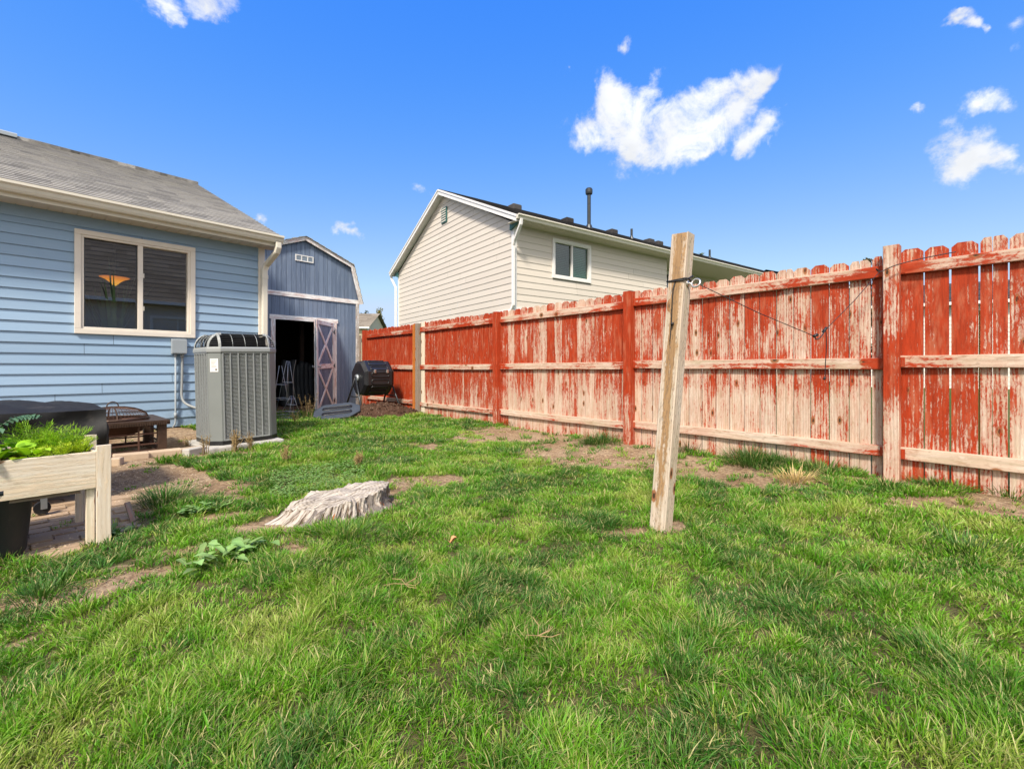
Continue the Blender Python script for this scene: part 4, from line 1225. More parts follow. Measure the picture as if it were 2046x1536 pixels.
for sgn in (0, 1):
    ya, yb = (-OV - .03, GWd / 2) if not sgn else (GWd + OV, GWd / 2)
    m.bar((-RO - .02, ya, ez - .10), (-RO - .02, yb, PK + .06), .04, .17, up=(0, 0, 1)); m.bar((-RO / 2, ya, ez - .16), (-RO / 2, yb, PK + .0), RO, .012, up=(0, 0, 1))
    m.bar((-RO - .045, ya, ez - .04), (-RO - .045, yb, PK + .12), .03, .05, up=(0, 0, 1))
obj('rake_trim', m, 'white_paint', nb)
m = MB(); m.prism([(-OV, ez - .12), (-OV - .08, ez - .12), (-OV - .10, ez - .06), (-OV - .14, ez - .03), (-OV - .14, ez + .0), (-OV, ez - .03)], -RO - .05, NL + .3, axis=0); obj('gutter', m, 'white_metal', nb)
obj('eave_return', MB().prism([(-OV + .1, ez - .13), (0.08, ez - .28), (.08, ez - .05)], -.10, -.04, axis=0).prism([(GWd + OV - .1, ez - .13), (GWd - .08, ez - .28), (GWd - .08, ez - .05)], -.10, -.04, axis=0), 'green_trim', nb)
m = MB(); rect_tube(m, [(-.14, -OV - .07, ez - .1), (-.14, -OV - .05, ez - .25), (-.10, -.16, ez - .62), (-.10, -.10, ez - .75), (-.10, -.10, CZ + 1.75), (-.13, -.02, CZ + 1.6), (-.25, .45, CZ + 1.42), (-.28, .6, CZ + 1.38)], .09, .07)
obj('downspout', m, 'white_paint', nb)
m = MB(); rect_tube(m, [(-.16, GWd + OV, ez - .1), (-.16, GWd + OV, ez - .25), (-.12, GWd + .06, ez - .7), (-.12, GWd + .06, ez - .85), (-.12, GWd + .06, CZ + 1.4), (-.2, GWd - .4, CZ + 1.0)], .09, .07); obj('downspout', m, 'white_paint', nb)
f, xm, j = window(nb, 1.40, 3.02, CZ + 2.70, CZ + 3.90, 0, None, mull=.5, fw=.085, fm='white_paint', proud=.05, glass='dim_glass')
for (a, b, mt) in ((1.5, xm, 'dark_blind'), (xm, 2.93, 'green_blind')):
    m = MB()
    for k in range(20): m.bar((a, .09, CZ + 2.80 + k * .054), (b, .09, CZ + 2.80 + k * .054), .006, .05, up=(0, .4, 1))
    obj('blind', m, mt, f)
obj('dark_room', MB().box((1.42, .16, CZ + 2.7), (3.0, .2, CZ + 3.9)), 'black_inside', f)
f, xm, j = window(nb, 8.33, 9.47, CZ + 2.93, CZ + 3.97, 1.15, None, mull=.5, fw=.07, fm='white_paint', proud=.05, glass='dim_glass')
obj('dark_room', MB().box((8.35, 1.32, CZ + 2.9), (9.45, 1.36, CZ + 4.0)), 'black_inside', f)
# gable vent on the gable wall
vy = GWd / 2 - .05; vz = CZ + 5.42
m = MB().box((-.05, vy - .2, vz - .27), (-.02, vy + .2, vz + .27)); gv = obj('gable_vent', m, 'green_trim', nb); m = MB()
for k in range(6): m.bar((-.062, vy - .15, vz - .21 + k * .083), (-.062, vy + .15, vz - .21 + k * .083), .012, .035, up=(0, 0, 1))
obj('louvres', m, 'white_metal', gv)
def onroof(x, q_): return (x, -OV + (GWd / 2 + OV) * q_, ez + (PK + .17 - ez) * q_)
for x in (2.35, 4.96, 7.57, 10.1, 10.75):
    p = onroof(x, .78); m = MB(); m.box((p[0] - .2, p[1] - .2, p[2] - .1), (p[0] + .2, p[1] + .2, p[2] + .14)); obj('roof_vent', m, 'dark_shingles', nrf, auto=.05)
p = onroof(5.81, .7); m = MB().lathe([(.18, -.1), (.10, .12), (.075, .14), (.075, 1.35), (.13, 1.36), (.145, 1.42), (.145, 1.55), (.11, 1.60), (0, 1.61)], p, 20); obj('flue_pipe', m, 'dark_steel', nrf)
for x in (8.15, 14.16):
    p = onroof(x, .65); obj('vent_pipe', MB().lathe([(.12, -.1), (.06, .1), (.05, .12), (.05, .42), (0, .43)], p, 12), 'dark_steel', nrf)

# ------------------------------------------------------------------ more distant buildings
def far_house(name, label, loc, rz, L, W, eave, ridge, wallm, roofm):
    r = thing(name, label, 'house', loc, rz)
    m = lap(MB(), lambda z: (-L / 2, L / 2), 0, eave, .2, -W / 2, .015, joints=0); obj('wall', m, wallm, r)
    m = MB()
    for sx in (-1, 1):
        q_ = [(sx * L / 2, -W / 2, 0), (sx * L / 2, W / 2, 0), (sx * L / 2, W / 2, eave), (sx * L / 2, 0, ridge - .1), (sx * L / 2, -W / 2, eave)]; m.poly(q_ if sx > 0 else q_[::-1])
    m.poly([(-L / 2, W / 2, 0), (-L / 2, W / 2, eave), (L / 2, W / 2, eave), (L / 2, W / 2, 0)]); obj('end_wall', m, wallm, r)
    m = MB()
    roof(m, -L / 2 - .3, L / 2 + .3, (-W / 2 - .4, eave), (0, ridge), .3, .012, (.3, 1)); roof(m, -L / 2 - .3, L / 2 + .3, (W / 2 + .4, eave), (0, ridge), .3, .012, (.3, 1)); obj('roof', m, roofm, r)
    obj('fascia', MB().box((-L / 2 - .3, -W / 2 - .43, eave - .12), (L / 2 + .3, -W / 2 - .4, eave + .02)), 'white_paint', r)
    return r
def at(px, Y): return ((px - CX) / F * Y, Y)
x, y = at(672, 42)
far_house('distant_house', 'small distant house with tan roof and cream wall beyond the shed', (x, y, 0), 0, 7.4, 5.6, CZ + 3.45, CZ + 4.95, 'cream_wall', 'tan_shingles')
x, y = at(1900, 24)
far_house('white_house', 'pale sided house seen through gaps of right fence panel', (x, y, 0), -.5, 9, 7, CZ + 3.0, CZ + 4.4, 'pale_vinyl', 'dark_shingles')
x, y = at(1590, 36)
far_house('gable_house', 'distant pale house whose roof tip shows just above the fence', (x, y, 0), .5, 7, 6, CZ + 5.9, CZ + 7.3, 'pale_vinyl', 'dark_shingles')


r = far_house('rear_house', 'cream house beyond right fence, seen only reflected in the window', (13.2, -4.2, 0), math.radians(-127), 11, 7, CZ + 2.9, CZ + 7.2, 'cream_vinyl', 'tan_shingles')
r['label'] = 'cream house with white window, reflected in the blue house window'
f, xm, j = window(r, -1.0, 1.0, CZ + .9, CZ + 2.3, -3.5, None, fw=.09, fm='white_paint', proud=.06)
obj('dark_room', MB().box((-.95, -3.40, CZ + .92), (.95, -3.36, CZ + 2.28)), 'black_inside', f)


def tree(name, label, x, y, ht, cr, mt, shape='cone', base=.25, n=1400, ls=.12, grp=None):
    r = thing(name, label, 'tree', (x, y, gzs(x, y) - .1), 0, grp)
    m = MB().tube(smooth([(0, 0, 0), (R(-.1, .1), 0, ht * .4), (R(-.1, .1), R(-.1, .1), ht * .9)], 4), [.02 * ht * (1 - .1 * k) for k in range(9)], 8)
    br = []
    for k in range(22):
        z = ht * (base + (.97 - base) * k / 22); a = k * 2.4; rad = cr * (1 - (z / ht - base) / (1 - base)) ** (.8 if shape == 'cone' else .35) * R(.6, 1)
        e = Vector((math.cos(a) * rad, math.sin(a) * rad, z + rad * .35)); br.append(e); m.tube([(0, 0, z - .1), e * .5 + Vector((0, 0, z * .48)), e], [.006 * ht, .004 * ht, .001 * ht], 5)
    obj('trunk', m, 'bark', r)
    m = MB()
    for k in range(n):
        e = random.choice(br); q_ = R(.35, 1.05); p = Vector((e.x * q_, e.y * q_, e.z - (1 - q_) * .2 * cr)) + Vector((R(-1, 1), R(-1, 1), R(-1, 1))) * cr * .13
        d = Vector((R(-1, 1), R(-1, 1), R(-.6, .8))); m.leaf(p, d, ls * R(.7, 1.4), ls * .6, R(0, .6), 2, R(0, 1))
    obj('crown', m, mt, r)
    return r
x, y = at(758, 48); tree('thin_tree', 'thin yellowing tree standing behind the distant tan-roofed house', x, y, 7.6, 1.3, 'yellow_leaf', 'cone', .3, 520, .22)
x, y = at(726, 52); tree('bushy_tree', 'dark tree top peeping over roof of the distant house', x, y, 7.7, .9, 'tree_leaf', 'r', .3, 700, .22)
x, y = at(1730, 16); tree('fir_tree', 'brown tipped fir top peeping above fence beside the near post', x, y, 5.0, .75, 'autumn_leaf', 'cone', .25, 2600, .10)
x, y = at(1392, 30); tree('backyard_tree', 'green tree top just visible over the dark roof', x, y, 8.7, .95, 'tree_leaf', 'r', .5, 1400, .16)

# ------------------------------------------------------------------ leaning post with eye bolt and cable
pb = Vector((.935, 2.9, 0)); pb.x, pb.y = gp(1320, 1056); pb.z = gzs(pb.x, pb.y)
ptop = Vector(((1365 - CX) / F * 2.86, 2.86, CZ + (735 - 470) / F * 2.86))
leanv = (ptop - pb)
post = thing('leaning_post', 'bare leaning timber post with cable and eye bolt on the lawn', 'post', pb, math.radians(44))
qd = Vector((0, 0, 1)).rotation_difference(leanv.normalized())
post.rotation_mode = 'QUATERNION'; post.rotation_quaternion = qd @ Matrix.Rotation(math.radians(44), 4, 'Z').to_quaternion()
PL = leanv.length
m = MB(); hwid = .052; rows = []; n = 16; rn = .3
ring = [(-hwid + .005, -hwid), (hwid - .005, -hwid), (hwid, -hwid + .005), (hwid, hwid - .005), (hwid - .005, hwid), (-hwid + .005, hwid), (-hwid, hwid - .005), (-hwid, .012), (-hwid, -.014), (-hwid, -hwid + .005)]
for k in range(n + 1):
    z = -.15 + (PL + .15) * k / n; s_ = 1 - .004 * math.sin(k * 2.1); tw = .02 * k / n; per = 0; row = []
    for i, (x, y) in enumerate(ring):
        xx, yy = rot(tw, x * s_, y * s_); pe_ = (.18 if i in (7, 8) else .80 if i in (6, 9) else .97) + .2 * (k < 3)
        row.append(m.av((xx, yy, z + (.006 if k == n and i < 3 else 0)), ((x - y) * .9 + .2, z, rn), pe_ + R(-.05, .05)))
    rows.append(row)
for r0, r1 in zip(rows, rows[1:]):
    for k in range(10): kk = (k + 1) % 10; m.f.append([r0[k], r0[kk], r1[kk], r1[k]])
m.f.append(rows[-1]); obj('timber', m, 'post_wood', post)
m = MB()                                        # treatment incisions
for face in range(2):
    for k in range(190):
        z = R(.02, PL - .02); c_ = round(R(-5, 5)) * .0085
        if face == 0: m.box((c_ - .0009, -hwid - .0005, z), (c_ + .0009, -hwid + .002, z + .016))
        else: m.box((-hwid - .0005, c_ - .0009, z), (-hwid + .002, c_ + .0009, z + .016))
obj('incision', m, 'bark', post)['kind'] = 'stuff'
zc = PL * (1056 - 560) / (1056 - 462)
m = MB().tube([(0, -hwid + .01, zc), (0, -hwid - .03, zc)], .006).tube([(0, -hwid, zc), (0, -hwid - .005, zc)], .020, 14)
m.tube([(.010 * math.sin(a / 16 * 2 * math.pi), -hwid - .052 + .026 * math.cos(a / 16 * 2 * math.pi), zc + .026 * math.sin(a / 16 * 2 * math.pi)) for a in range(17)], .0065, 8, False)
obj('eye_bolt', m, 'steel', post, True)
m = MB(); q_ = hwid + .004
for dz_, (d1, d2) in ((0.012, (.0, .02)), (.0, (.012, -.006))):
    m.tube([(-q_, -q_, zc + dz_ + .012), (0, -q_, zc + dz_ + .02 + d1), (q_, -q_, zc + dz_ + .025 + d2), (q_, 0, zc + dz_), (q_, q_, zc + dz_), (-q_, q_, zc + .01), (-q_, -q_, zc + dz_ + .012)], .0045, 6)
m.tube(smooth([(-q_, .0, zc + .0), (-q_ - .02, -.0, zc - .05), (-q_ - .012, -.0, zc - .2), (-q_ - .008, 0, zc - .26), (-q_ - .012, 0, zc - .36)]), .0035, 6)
m.tube([(-q_ - .02, -.01, zc - .255), (-q_ + .01, .0, zc - .25)], .009, 8).tube([(-q_ - .05, 0, zc - .0), (-q_, 0, zc + .005)], .003, 6)
obj('wrapped_cable', m, 'cable', post, True)
def W3(px, py, Y): return Vector(((px - CX) / F * Y, Y, CZ + (HZ - py) / F * Y))
eb_ = W3(1392, 566, 2.80); kn = W3(1628, 672, 3.15); kn2 = W3(1650, 658, 3.20); fp = W3(1758, 542, 3.58)
m = MB().tube([eb_, kn.lerp(eb_, .5) - Vector((0, 0, .012)), kn], .0026, 6).tube([kn2, kn2.lerp(fp, .5) - Vector((0, 0, .014)), fp], .0026, 6)
m.tube(smooth([kn, kn + Vector((.01, 0, -.02)), kn + Vector((.04, 0, -.005)), kn2]), .004, 6); m.tube([kn - Vector((.01, 0, .0)), kn + Vector((.02, 0, .012))], .010, 8); m.tube([kn2 - Vector((.02, 0, .02)), kn2 + Vector((.005, 0, .012))], .010, 8)
m.tube(smooth([kn2, kn2 + Vector((.005, 0, -.1)), kn2 + Vector((-.003, 0, -.24)), kn2 + Vector((-.005, 0, -.33))]), .003, 6).tube([kn2 + Vector((-.005, 0, -.33)), kn2 + Vector((-.012, 0, -.35))], .008, 8)
m.tube(smooth([fp, fp + Vector((-.03, 0, .02)), fp + Vector((.02, .02, .0)), fp + Vector((.10, -.03, .04)), fp + Vector((.22, -.12, .07)), fp + Vector((.36, -.24, .09))]), .0036, 6)
tag(obj('tie_out_cable', m, 'cable', None, True), 'thin black cable strung from the leaning post to the fence', 'cable')
p = P0 + Vector((FD[0] * -.50 + .05 * 0, FD[1] * -.50, 0)) + Vector((math.sin(FA), -math.cos(FA), 0)) * .06
tag(obj('yellow_stake', MB().tube([(p.x, p.y, 0), (p.x, p.y, CZ + .42)], .022, 8), 'yellow_paint', None), 'yellow rod standing behind a gap in the right fence panel', 'stake')

# ------------------------------------------------------------------ raised planter
PT = 3.65; ps = pxs(208, PT)   # centre of the corner post
pln = thing('raised_planter', 'pale wooden raised planter full of salad greens', 'planter', (*HW(ps, PT), 0), HA)
PLn, PW = 1.9, .62
zt_, zb_ = CZ - .495, CZ - .71
m = MB(); m.cp = .55
m.box((-PLn, .006, zb_), (-.036, .026, zt_), axis=0, seg=8, bev=.002); m.box((-PLn, PW - .022, zb_), (-.052, PW, zt_), axis=0); m.box((-.05, .024, zb_), (-.028, PW - .024, zt_), axis=1)
obj('side_board', m, 'planter_wood', pln)
def leg(x, y, sy):
    m = MB(); m.cp = R(.3, .8); zg = gzs(*[a + b for a, b in zip(HW(ps, PT), rot(HA, x, y))]) - .03
    m.box((x - .034, y, zg), (x + .033, y + .03, CZ - .462), seg=5, bev=.003)
    m.box((x - .076, y + sy * .032, zg + .01), (x - .037, y + sy * .032 + .05, zb_ - .003), bev=.003)
    obj('leg', m, 'planter_wood', pln)
leg(0, 0, 1); leg(0, PW, -1); leg(-PLn, 0, 1); leg(-PLn, PW, -1)
m = MB().box((-PLn, .03, zb_ - .022), (-.10, .07, zb_ - .002), axis=0).box((-PLn, .022, zb_), (-.052, PW - .022, zb_ + .02), axis=0); obj('bottom_board', m, 'grey_wood', pln)
m = MB(); NXg = 24
for i in range(NXg):
    for j_ in range(8):
        pass
m.poly([(-PLn, .022, zt_ - .05), (-.052, .022, zt_ - .05), (-.052, PW - .022, zt_ - .05), (-PLn, PW - .022, zt_ - .05)]); obj('soil', m, 'heap_soil', pln)
def PWd(x, y, z): return (*[a + b for a, b in zip(HW(ps, PT), rot(HA, x, y))], z)
def frond(m, p, d, L, hue):
    """feathery carrot-like leaf"""
    p = Vector(p); d = Vector(d).normalized(); side = d.cross(Vector((0, 0, 1))).normalized(); n = 9
    m.blade(p, d, L, .004, .25, hue, 4)
    for i in range(2, n + 1):
        t = i / n; q_ = p + d * (L * t) - Vector((0, 0, 1)) * (.25 * L * t * t); w_ = L * .42 * math.sin(math.pi * min(1, (t * .8 + .12)))
        for s_ in (-1, 1):
            e = (side * s_ + d * .7 + Vector((0, 0, R(-.2, .3)))).normalized()
            for k in range(5):
                tt = (k + 1) / 5; r_ = q_ + e * (w_ * tt); m.leaf(r_, (e + side * R(-1, 1) + Vector((0, 0, R(-.3, .8)))).normalized(), w_ * .38 + .006, .012, .2, 1, hue + R(-.15, .15))
def plant_carrot(x, y, sz, hue, lab):
    r = thing('carrot_plant', lab, 'plant', PWd(x, y, zt_ - .05), 0, 'feathery plants in the raised planter'); m = MB()
    for k in range(15):
        a = R(0, 6.28); e = R(.1, .9); frond(m, (R(-.02, .02), R(-.02, .02), 0), (math.cos(a) * e, math.sin(a) * e, 1), sz * R(.7, 1.15), hue)
    obj('foliage', m, 'veg_bright', r)
def plant_lettuce(x, y, sz, hue, lab, red=0):
    r = thing('lettuce_plant', lab, 'plant', PWd(x, y, zt_ - .05), 0, 'leafy plants in the raised planter'); m = MB()
    for k in range(13):
        a = k * 2.4 + R(-.3, .3); e = R(.4, 1.5); L = sz * R(1.0, 1.5); d = (math.cos(a) * e, math.sin(a) * e, 1); m.blade((0, 0, 0), d, L * .7, .008, .1, hue)
        dv = Vector(d).normalized(); m.leaf(dv * L * .5, (dv + Vector((dv.x, dv.y, -.2)) * .5), L * .75, L * .52, R(.2, .6), 6, hue + R(-.2, .2), .15, .18)
    obj('foliage', m, 'veg_bright', r)
    if red:
        m = MB()
        for k in range(3): a = R(0, 6.28); m.leaf((0, 0, sz * .3), (math.cos(a), math.sin(a), .7), sz * .8, sz * .4, .5, 5, .5, .2, .2)
        obj('red_leaf', m, 'dry_leaf', r)
for (x, y, sz, hue, lab) in ((-.09, .12, .13, .85, 'yellow-green feathery plant at the planter corner beside the post'), (-.10, .34, .17, .6, 'feathery plant at the back corner of the planter'), (-.17, .22, .21, .5, 'tallest feathery plant standing left of the planter corner'),
                             (-.20, .09, .12, .9, 'low feathery plant along the front board, second from corner'), (-.30, .46, .23, .35, 'dark feathery plant at the back of the planter, right of kale'), (-.24, .40, .17, .65, 'bright feathery plant between the two tallest ones')):
    plant_carrot(x, y, sz, hue, lab)
for (x, y, sz, hue, lab, rd) in ((-.30, .11, .10, .55, 'bright round-leaved lettuce at the middle of the front board', 0), (-.38, .22, .12, .35, 'broad leafy lettuce with a reddish leaf behind front board', 1), (-.44, .09, .10, .3, 'leafy plant with a brown leaf at the photograph edge', 1), (-.34, .34, .12, .45, 'leafy plant in the middle of the bed under the kale', 0),
                                 (-.46, .38, .13, .3, 'leafy plant at the left rear of the planter', 0), (-.55, .2, .13, .4, 'leafy plant just beyond the left edge', 0), (-.8, .3, .14, .4, 'leafy plant far left in planter', 0), (-.26, .24, .10, .75, 'small yellowish lettuce among the feathery plants', 0)):
    plant_lettuce(x, y, sz, hue, lab, rd)
r = thing('kale_plant', 'arching blue-green crinkled kale leaf against the black cover', 'plant', PWd(-.50, .36, zt_ - .05), HA); m = MB()
for (dx_, L) in ((.9, .26), (-.3, .22)):
    for k in range(14):
        t = k / 14; p = Vector((dx_ * L * t * 1.1, 0, .10 + .16 * math.sin(t * 2.2))); w_ = .06 * math.sin(math.pi * (t * .9 + .08))
        for s_ in (-1, 1): m.leaf(p, (.5 * dx_, s_, R(-.4, .3)), w_, .035, .3, 3, R(0, .6), .3, .4)
    m.tube([Vector((dx_ * L * t * 1.1, 0, (.10 + .16 * math.sin(t * 2.2)) if t > 0 else 0)) for t in (0, .15, .3, .5, .7, .9)], .004, 5)
obj('foliage', m, 'kale_leaf', r)

# black pot under the planter
bx_, by_ = HW(pxs(-28, 3.84), 3.84)
pr_ = thing('black_tub', 'black plastic tub standing beneath the raised planter', 'tub', (bx_, by_, gzs(bx_, by_)))
obj('body', MB().lathe([(0, .0), (.145, .0), (.155, .02), (.185, .36), (.195, .365), (.195, .39), (.18, .39), (.15, .05), (0, .05)], n=32), 'pot', pr_, True)

# covered grill
GT0, GT1, GS0, GS1 = 4.80, 5.42, -1.1, .56
gr = thing('covered_grill', 'black fabric covered grill cart standing between planter and wall', 'grill', (*HW(0, GT0), 0), HA)
m = MB(); nx_, nz_ = 40, 12
def cov(u_, v_):
    """v: 0 bottom .. 1 top edge along front"""
    fold = (.034 * math.sin(u_ * 31 + v_ * 2) + .015 * math.sin(u_ * 67 + 1 - v_ * 4)) * (1 - v_) ** .7
    drape = .055 * math.sin((u_ * 3.2 - v_ * 1.6) * 3.1) * (v_ * (1 - v_)) * 2
    return fold + drape
def coverring(v_):
    z = .36 + (CZ - .315 - .36) * v_; pts = []; e = .01 * (1 - v_)
    for k in range(nx_ + 1):
        u_ = k / nx_; pts.append((GS0 + (GS1 - GS0) * u_ , -e - cov(u_, v_), z + .012 * math.sin(u_ * 5.2 + .3) * v_))
    for k in range(1, 13):
        u_ = k / 12; pts.append((GS1 + e * 1.5 + .6 * cov(u_ + 1.3, v_), (GT1 - GT0) * u_, z + .012 * math.sin(5.5) * v_))
    return pts
rows = []
for i in range(nz_ + 1):
    cr_ = coverring(i / nz_); rows.append([m.av(p) for p in cr_[:nx_ + 1]] + [m.av(cr_[nx_])] + [m.av(p) for p in cr_[nx_ + 1:]])
for r0, r1 in zip(rows, rows[1:]):
    for k in range(len(r0) - 1):
        if k != nx_: m.f.append([r0[k], r0[k + 1], r1[k + 1], r1[k]])
# top surface: sagging sheet
fr_ = [Vector(m.v[i]) for i in rows[-1][:nx_ + 1]]; prev = [m.av(p) for p in fr_]
for j_ in range(1, 9):
    v_ = j_ / 8; cur = []
    for k in range(nx_ + 1):
        b = fr_[k]; y = b.y + (GT1 - GT0 - b.y) * v_; z = b.z + .07 * math.sin(v_ * math.pi * .62) * (1 - .75 * abs(2 * k / nx_ - 1) ** 2.2) + .012 * math.sin(k * .9 + j_)
        cur.append(m.av((b.x, y, z)) if k < nx_ else m.av((b.x, y, b.z)))
    for k in range(nx_): m.f.append([prev[k], prev[k + 1], cur[k + 1], cur[k]])
    prev = cur
obj('cover', m, 'cover_cloth', gr, True)
m = MB()
for x in (GS0 + .1, GS1 - .12):
    for y in (.05, GT1 - GT0 - .05): m.box((x, y, .08), (x + .04, y + .04, .5))
m.box((GS0 + .1, .05, .12), (GS1 - .08, GT1 - GT0, .15)); obj('cart', m, 'dark_steel', gr)
for k, (x, y) in enumerate(((pxs(84, 4.62), -.18), (pxs(84, 4.62) - 1.0, -.18), (GS1 - .1, .5))):
    zg = gzs(*HW(x, GT0 + y)); m = MB()
    m.tube([(x, y - .02, zg + .045), (x, y + .02, zg + .045)], .045, 18); w_ = obj('caster', m, 'black_plastic', gr)
    obj('fork', MB().box((x - .008, y - .032, zg + .04), (x + .025, y - .026, zg + .13)).box((x - .008, y + .026, zg + .04), (x + .025, y + .032, zg + .13)).tube([(x, y - .03, zg + .045), (x, y + .03, zg + .045)], .008, 8), 'galv', w_)

# fire pit table
FT = 6.37; fs1 = 1.267; FWd = .84
fz = .035
fp_ = thing('fire_pit', 'rusty square fire pit table with domed mesh lid', 'fire pit', (*HW(fs1 - FWd / 2, FT + FWd / 2), fz), HA)
hh = FWd / 2; TZ = .36
m = MB()
for (a, b, c_, d_) in ((-hh - .02, hh + .02, -hh - .02, -hh + .13), (-hh - .02, hh + .02, hh - .13, hh + .02), (-hh - .02, -hh + .13, -hh + .13, hh - .13), (hh - .13, hh + .02, -hh + .13, hh - .13)): m.box((a, c_, TZ), (b, d_, TZ + .022))
for k in range(40):
    x = -hh + k * FWd / 40
    m.box((x, -hh - .025, TZ - .028), (x + .013, -hh - .012, TZ)); m.box((hh + .012, x, TZ - .028), (hh + .025, x + .013, TZ))
m.box((-hh, -hh - .012, TZ - .028), (hh + .012, -hh, TZ - .001)); m.box((hh, -hh, TZ - .028), (hh + .012, hh, TZ - .001))
obj('table_top', m, 'bronze', fp_)
for sx in (-1, 1):
    for sy in (-1, 1):
        x, y = sx * (hh - .045), sy * (hh - .045); m = MB().box((x - .04, y - .04, .03), (x + .04, y + .04, TZ - .028)).box((x - .048, y - .048, 0), (x + .048, y + .048, .05)); obj('leg', m, 'bronze', fp_)
m = MB()
for (p, q_) in (((-hh, -hh + .03), (hh, -hh + .03)), ((hh - .03, -hh), (hh - .03, hh)), ((-hh + .03, -hh), (-hh + .03, hh)), ((-hh, hh - .03), (hh, hh - .03))):
    a, b = Vector((*p, 0)), Vector((*q_, 0)); t = (b - a).normalized()
    m.bar(a + t * .08 + Vector((0, 0, .04)), b - t * .08 + Vector((0, 0, .04)), .02, .05); m.bar(a + t * .08 + Vector((0, 0, .125)), b - t * .08 + Vector((0, 0, .125)), .014, .016); m.bar(a + t * .08 + Vector((0, 0, .24)), b - t * .08 + Vector((0, 0, .24)), .014, .016)
    for q in (.3, .7): c_ = a.lerp(b, q); m.bar(c_ + Vector((0, 0, .05)), c_ + Vector((0, 0, TZ - .03)), .022, .014, up=t)
obj('grille', m, 'rust', fp_)
obj('fire_bowl', MB().lathe([(0, .19), (.17, .20), (.27, .25), (.30, TZ), (.33, TZ + .024), (.34, TZ + .024)], n=32), 'rust', fp_, True)
dm = lambda t: (.31 * math.cos(t * math.pi / 2), TZ + .035 + .13 * math.sin(t * math.pi / 2))
m = MB()
for k in range(9):
    r_, z = dm(k / 9); m.tube([(r_ * math.cos(a / 28 * 2 * math.pi), r_ * math.sin(a / 28 * 2 * math.pi), z) for a in range(29)], .0022, 4, False)
for k in range(56):
    a = k / 56 * 2 * math.pi; m.tube([(dm(t)[0] * math.cos(a), dm(t)[0] * math.sin(a), dm(t)[1]) for t in (0, .25, .5, .75, .97)], .0018, 4, False)
lid = obj('lid', m, 'rust', fp_)
m = MB(); m.tube([(.315 * math.cos(a / 28 * 2 * math.pi), .315 * math.sin(a / 28 * 2 * math.pi), TZ + .035) for a in range(29)], .013, 6, False)
for k in range(4):
    a = k / 4 * 2 * math.pi; m.tube([((dm(t)[0] + .006) * math.cos(a), (dm(t)[0] + .006) * math.sin(a), dm(t)[1] + .004) for t in (0, .2, .4, .6, .8, 1)], .008, 6, False)
obj('lid_frame', m, 'bronze', lid)
obj('handle', MB().tube([(.05 * math.cos(a), 0, TZ + .17 + .055 * math.sin(a)) for a in [x_ * math.pi / 10 for x_ in range(11)]], .006, 8), 'bronze', lid)

# edging blocks and patio
m = None
for i, (pxa, pya, w_, rz_, lab) in enumerate(((262, 915, .30, .05, 'long tan edging block in front of the fire pit'), (232, 925, .10, -.3, 'short chipped edging block next to the planter post'), (330, 908, .30, .06, 'middle tan edging block in the row'), (385, 902, .26, .12, 'tan edging block nearest the air conditioner pad'))):
    x, y = gp(pxa, pya); m = MB().box((-w_ / 2, -.06, -.05), (w_ / 2, .06, .05)); o = obj('edging_block', m, 'block', None, auto=.012); o.location = (x, y, gzs(x, y) + .005); o.rotation_euler = (R(-.03, .03), R(-.03, .03), HA - .12 + rz_)
    tag(o, lab, 'edging block', 'edging blocks by the patio')
x, y = HW(1.50, 6.25); o = obj('edging_block', MB().box((-.12, -.05, -.05), (.12, .05, .045)), 'concrete', None, auto=.01); o.location = (x, y, .04); o.rotation_euler = (0, 0, HA + .5); tag(o, 'grey concrete block tucked against the left of the pad', 'edging block', 'edging blocks by the patio')
m = MB(); s_ = -3.0
row = 0; t0 = 3.3
while t0 < 5.7:
    s_ = -3.0 + (row % 2) * .11
    while s_ < .62 - .25 * max(0, t0 - 4.6):
        c_ = HW(s_ + .1, t0 + .05); zg = gzs(*c_) + R(.0, .006) - .0085; rn = R(0, 1); e = .003
        P = [HW(s_ + e, t0 + e), HW(s_ + .21 - e, t0 + e), HW(s_ + .21 - e, t0 + .105 - e), HW(s_ + e, t0 + .105 - e)]
        bd = (0, 0, rn); tlt = [R(-.002, .002) for _ in range(4)]
        top = [(*p, zg + q_) for p, q_ in zip(P, tlt)]; bot = [(*p, zg - .03) for p in P]
        m.poly(top, bd)
        for k in range(4): m.poly([bot[k], bot[(k + 1) % 4], top[(k + 1) % 4], top[k]], bd)
        s_ += .215
    t0 += .11; row += 1
o = obj('patio', m, 'paver', None); o['kind'] = 'structure'

# ------------------------------------------------------------------ compost tumbler, its lid panel and the soil heap
tc = Vector((*at(745, 9.25), 0))
tb = thing('compost_tumbler', 'black octagonal compost tumbler on tubular legs before the red fence', 'compost bin', (tc.x, tc.y, 0), math.radians(42))
TH = CZ - .20; r8 = .36; hl = .31
R8 = lambda r: [(r * math.cos(math.pi / 8 + k * math.pi / 4), TH + r * math.sin(math.pi / 8 + k * math.pi / 4)) for k in range(8)]
m = MB().prism(R8(r8), -hl + .05, hl - .05, axis=0)
for sx in (-1, 1):
    a, b = R8(r8), R8(r8 - .05)
    for k in range(8):
        q_ = [(sx * (hl - .05), *a[k]), (sx * (hl - .05), *a[(k + 1) % 8]), (sx * hl, *b[(k + 1) % 8]), (sx * hl, *b[k])]; m.poly(q_ if sx > 0 else q_[::-1])
    q_ = [(sx * hl, *p) for p in b]; m.poly(q_ if sx > 0 else q_[::-1])
drum = obj('drum', m, 'black_plastic', tb, auto=.014)
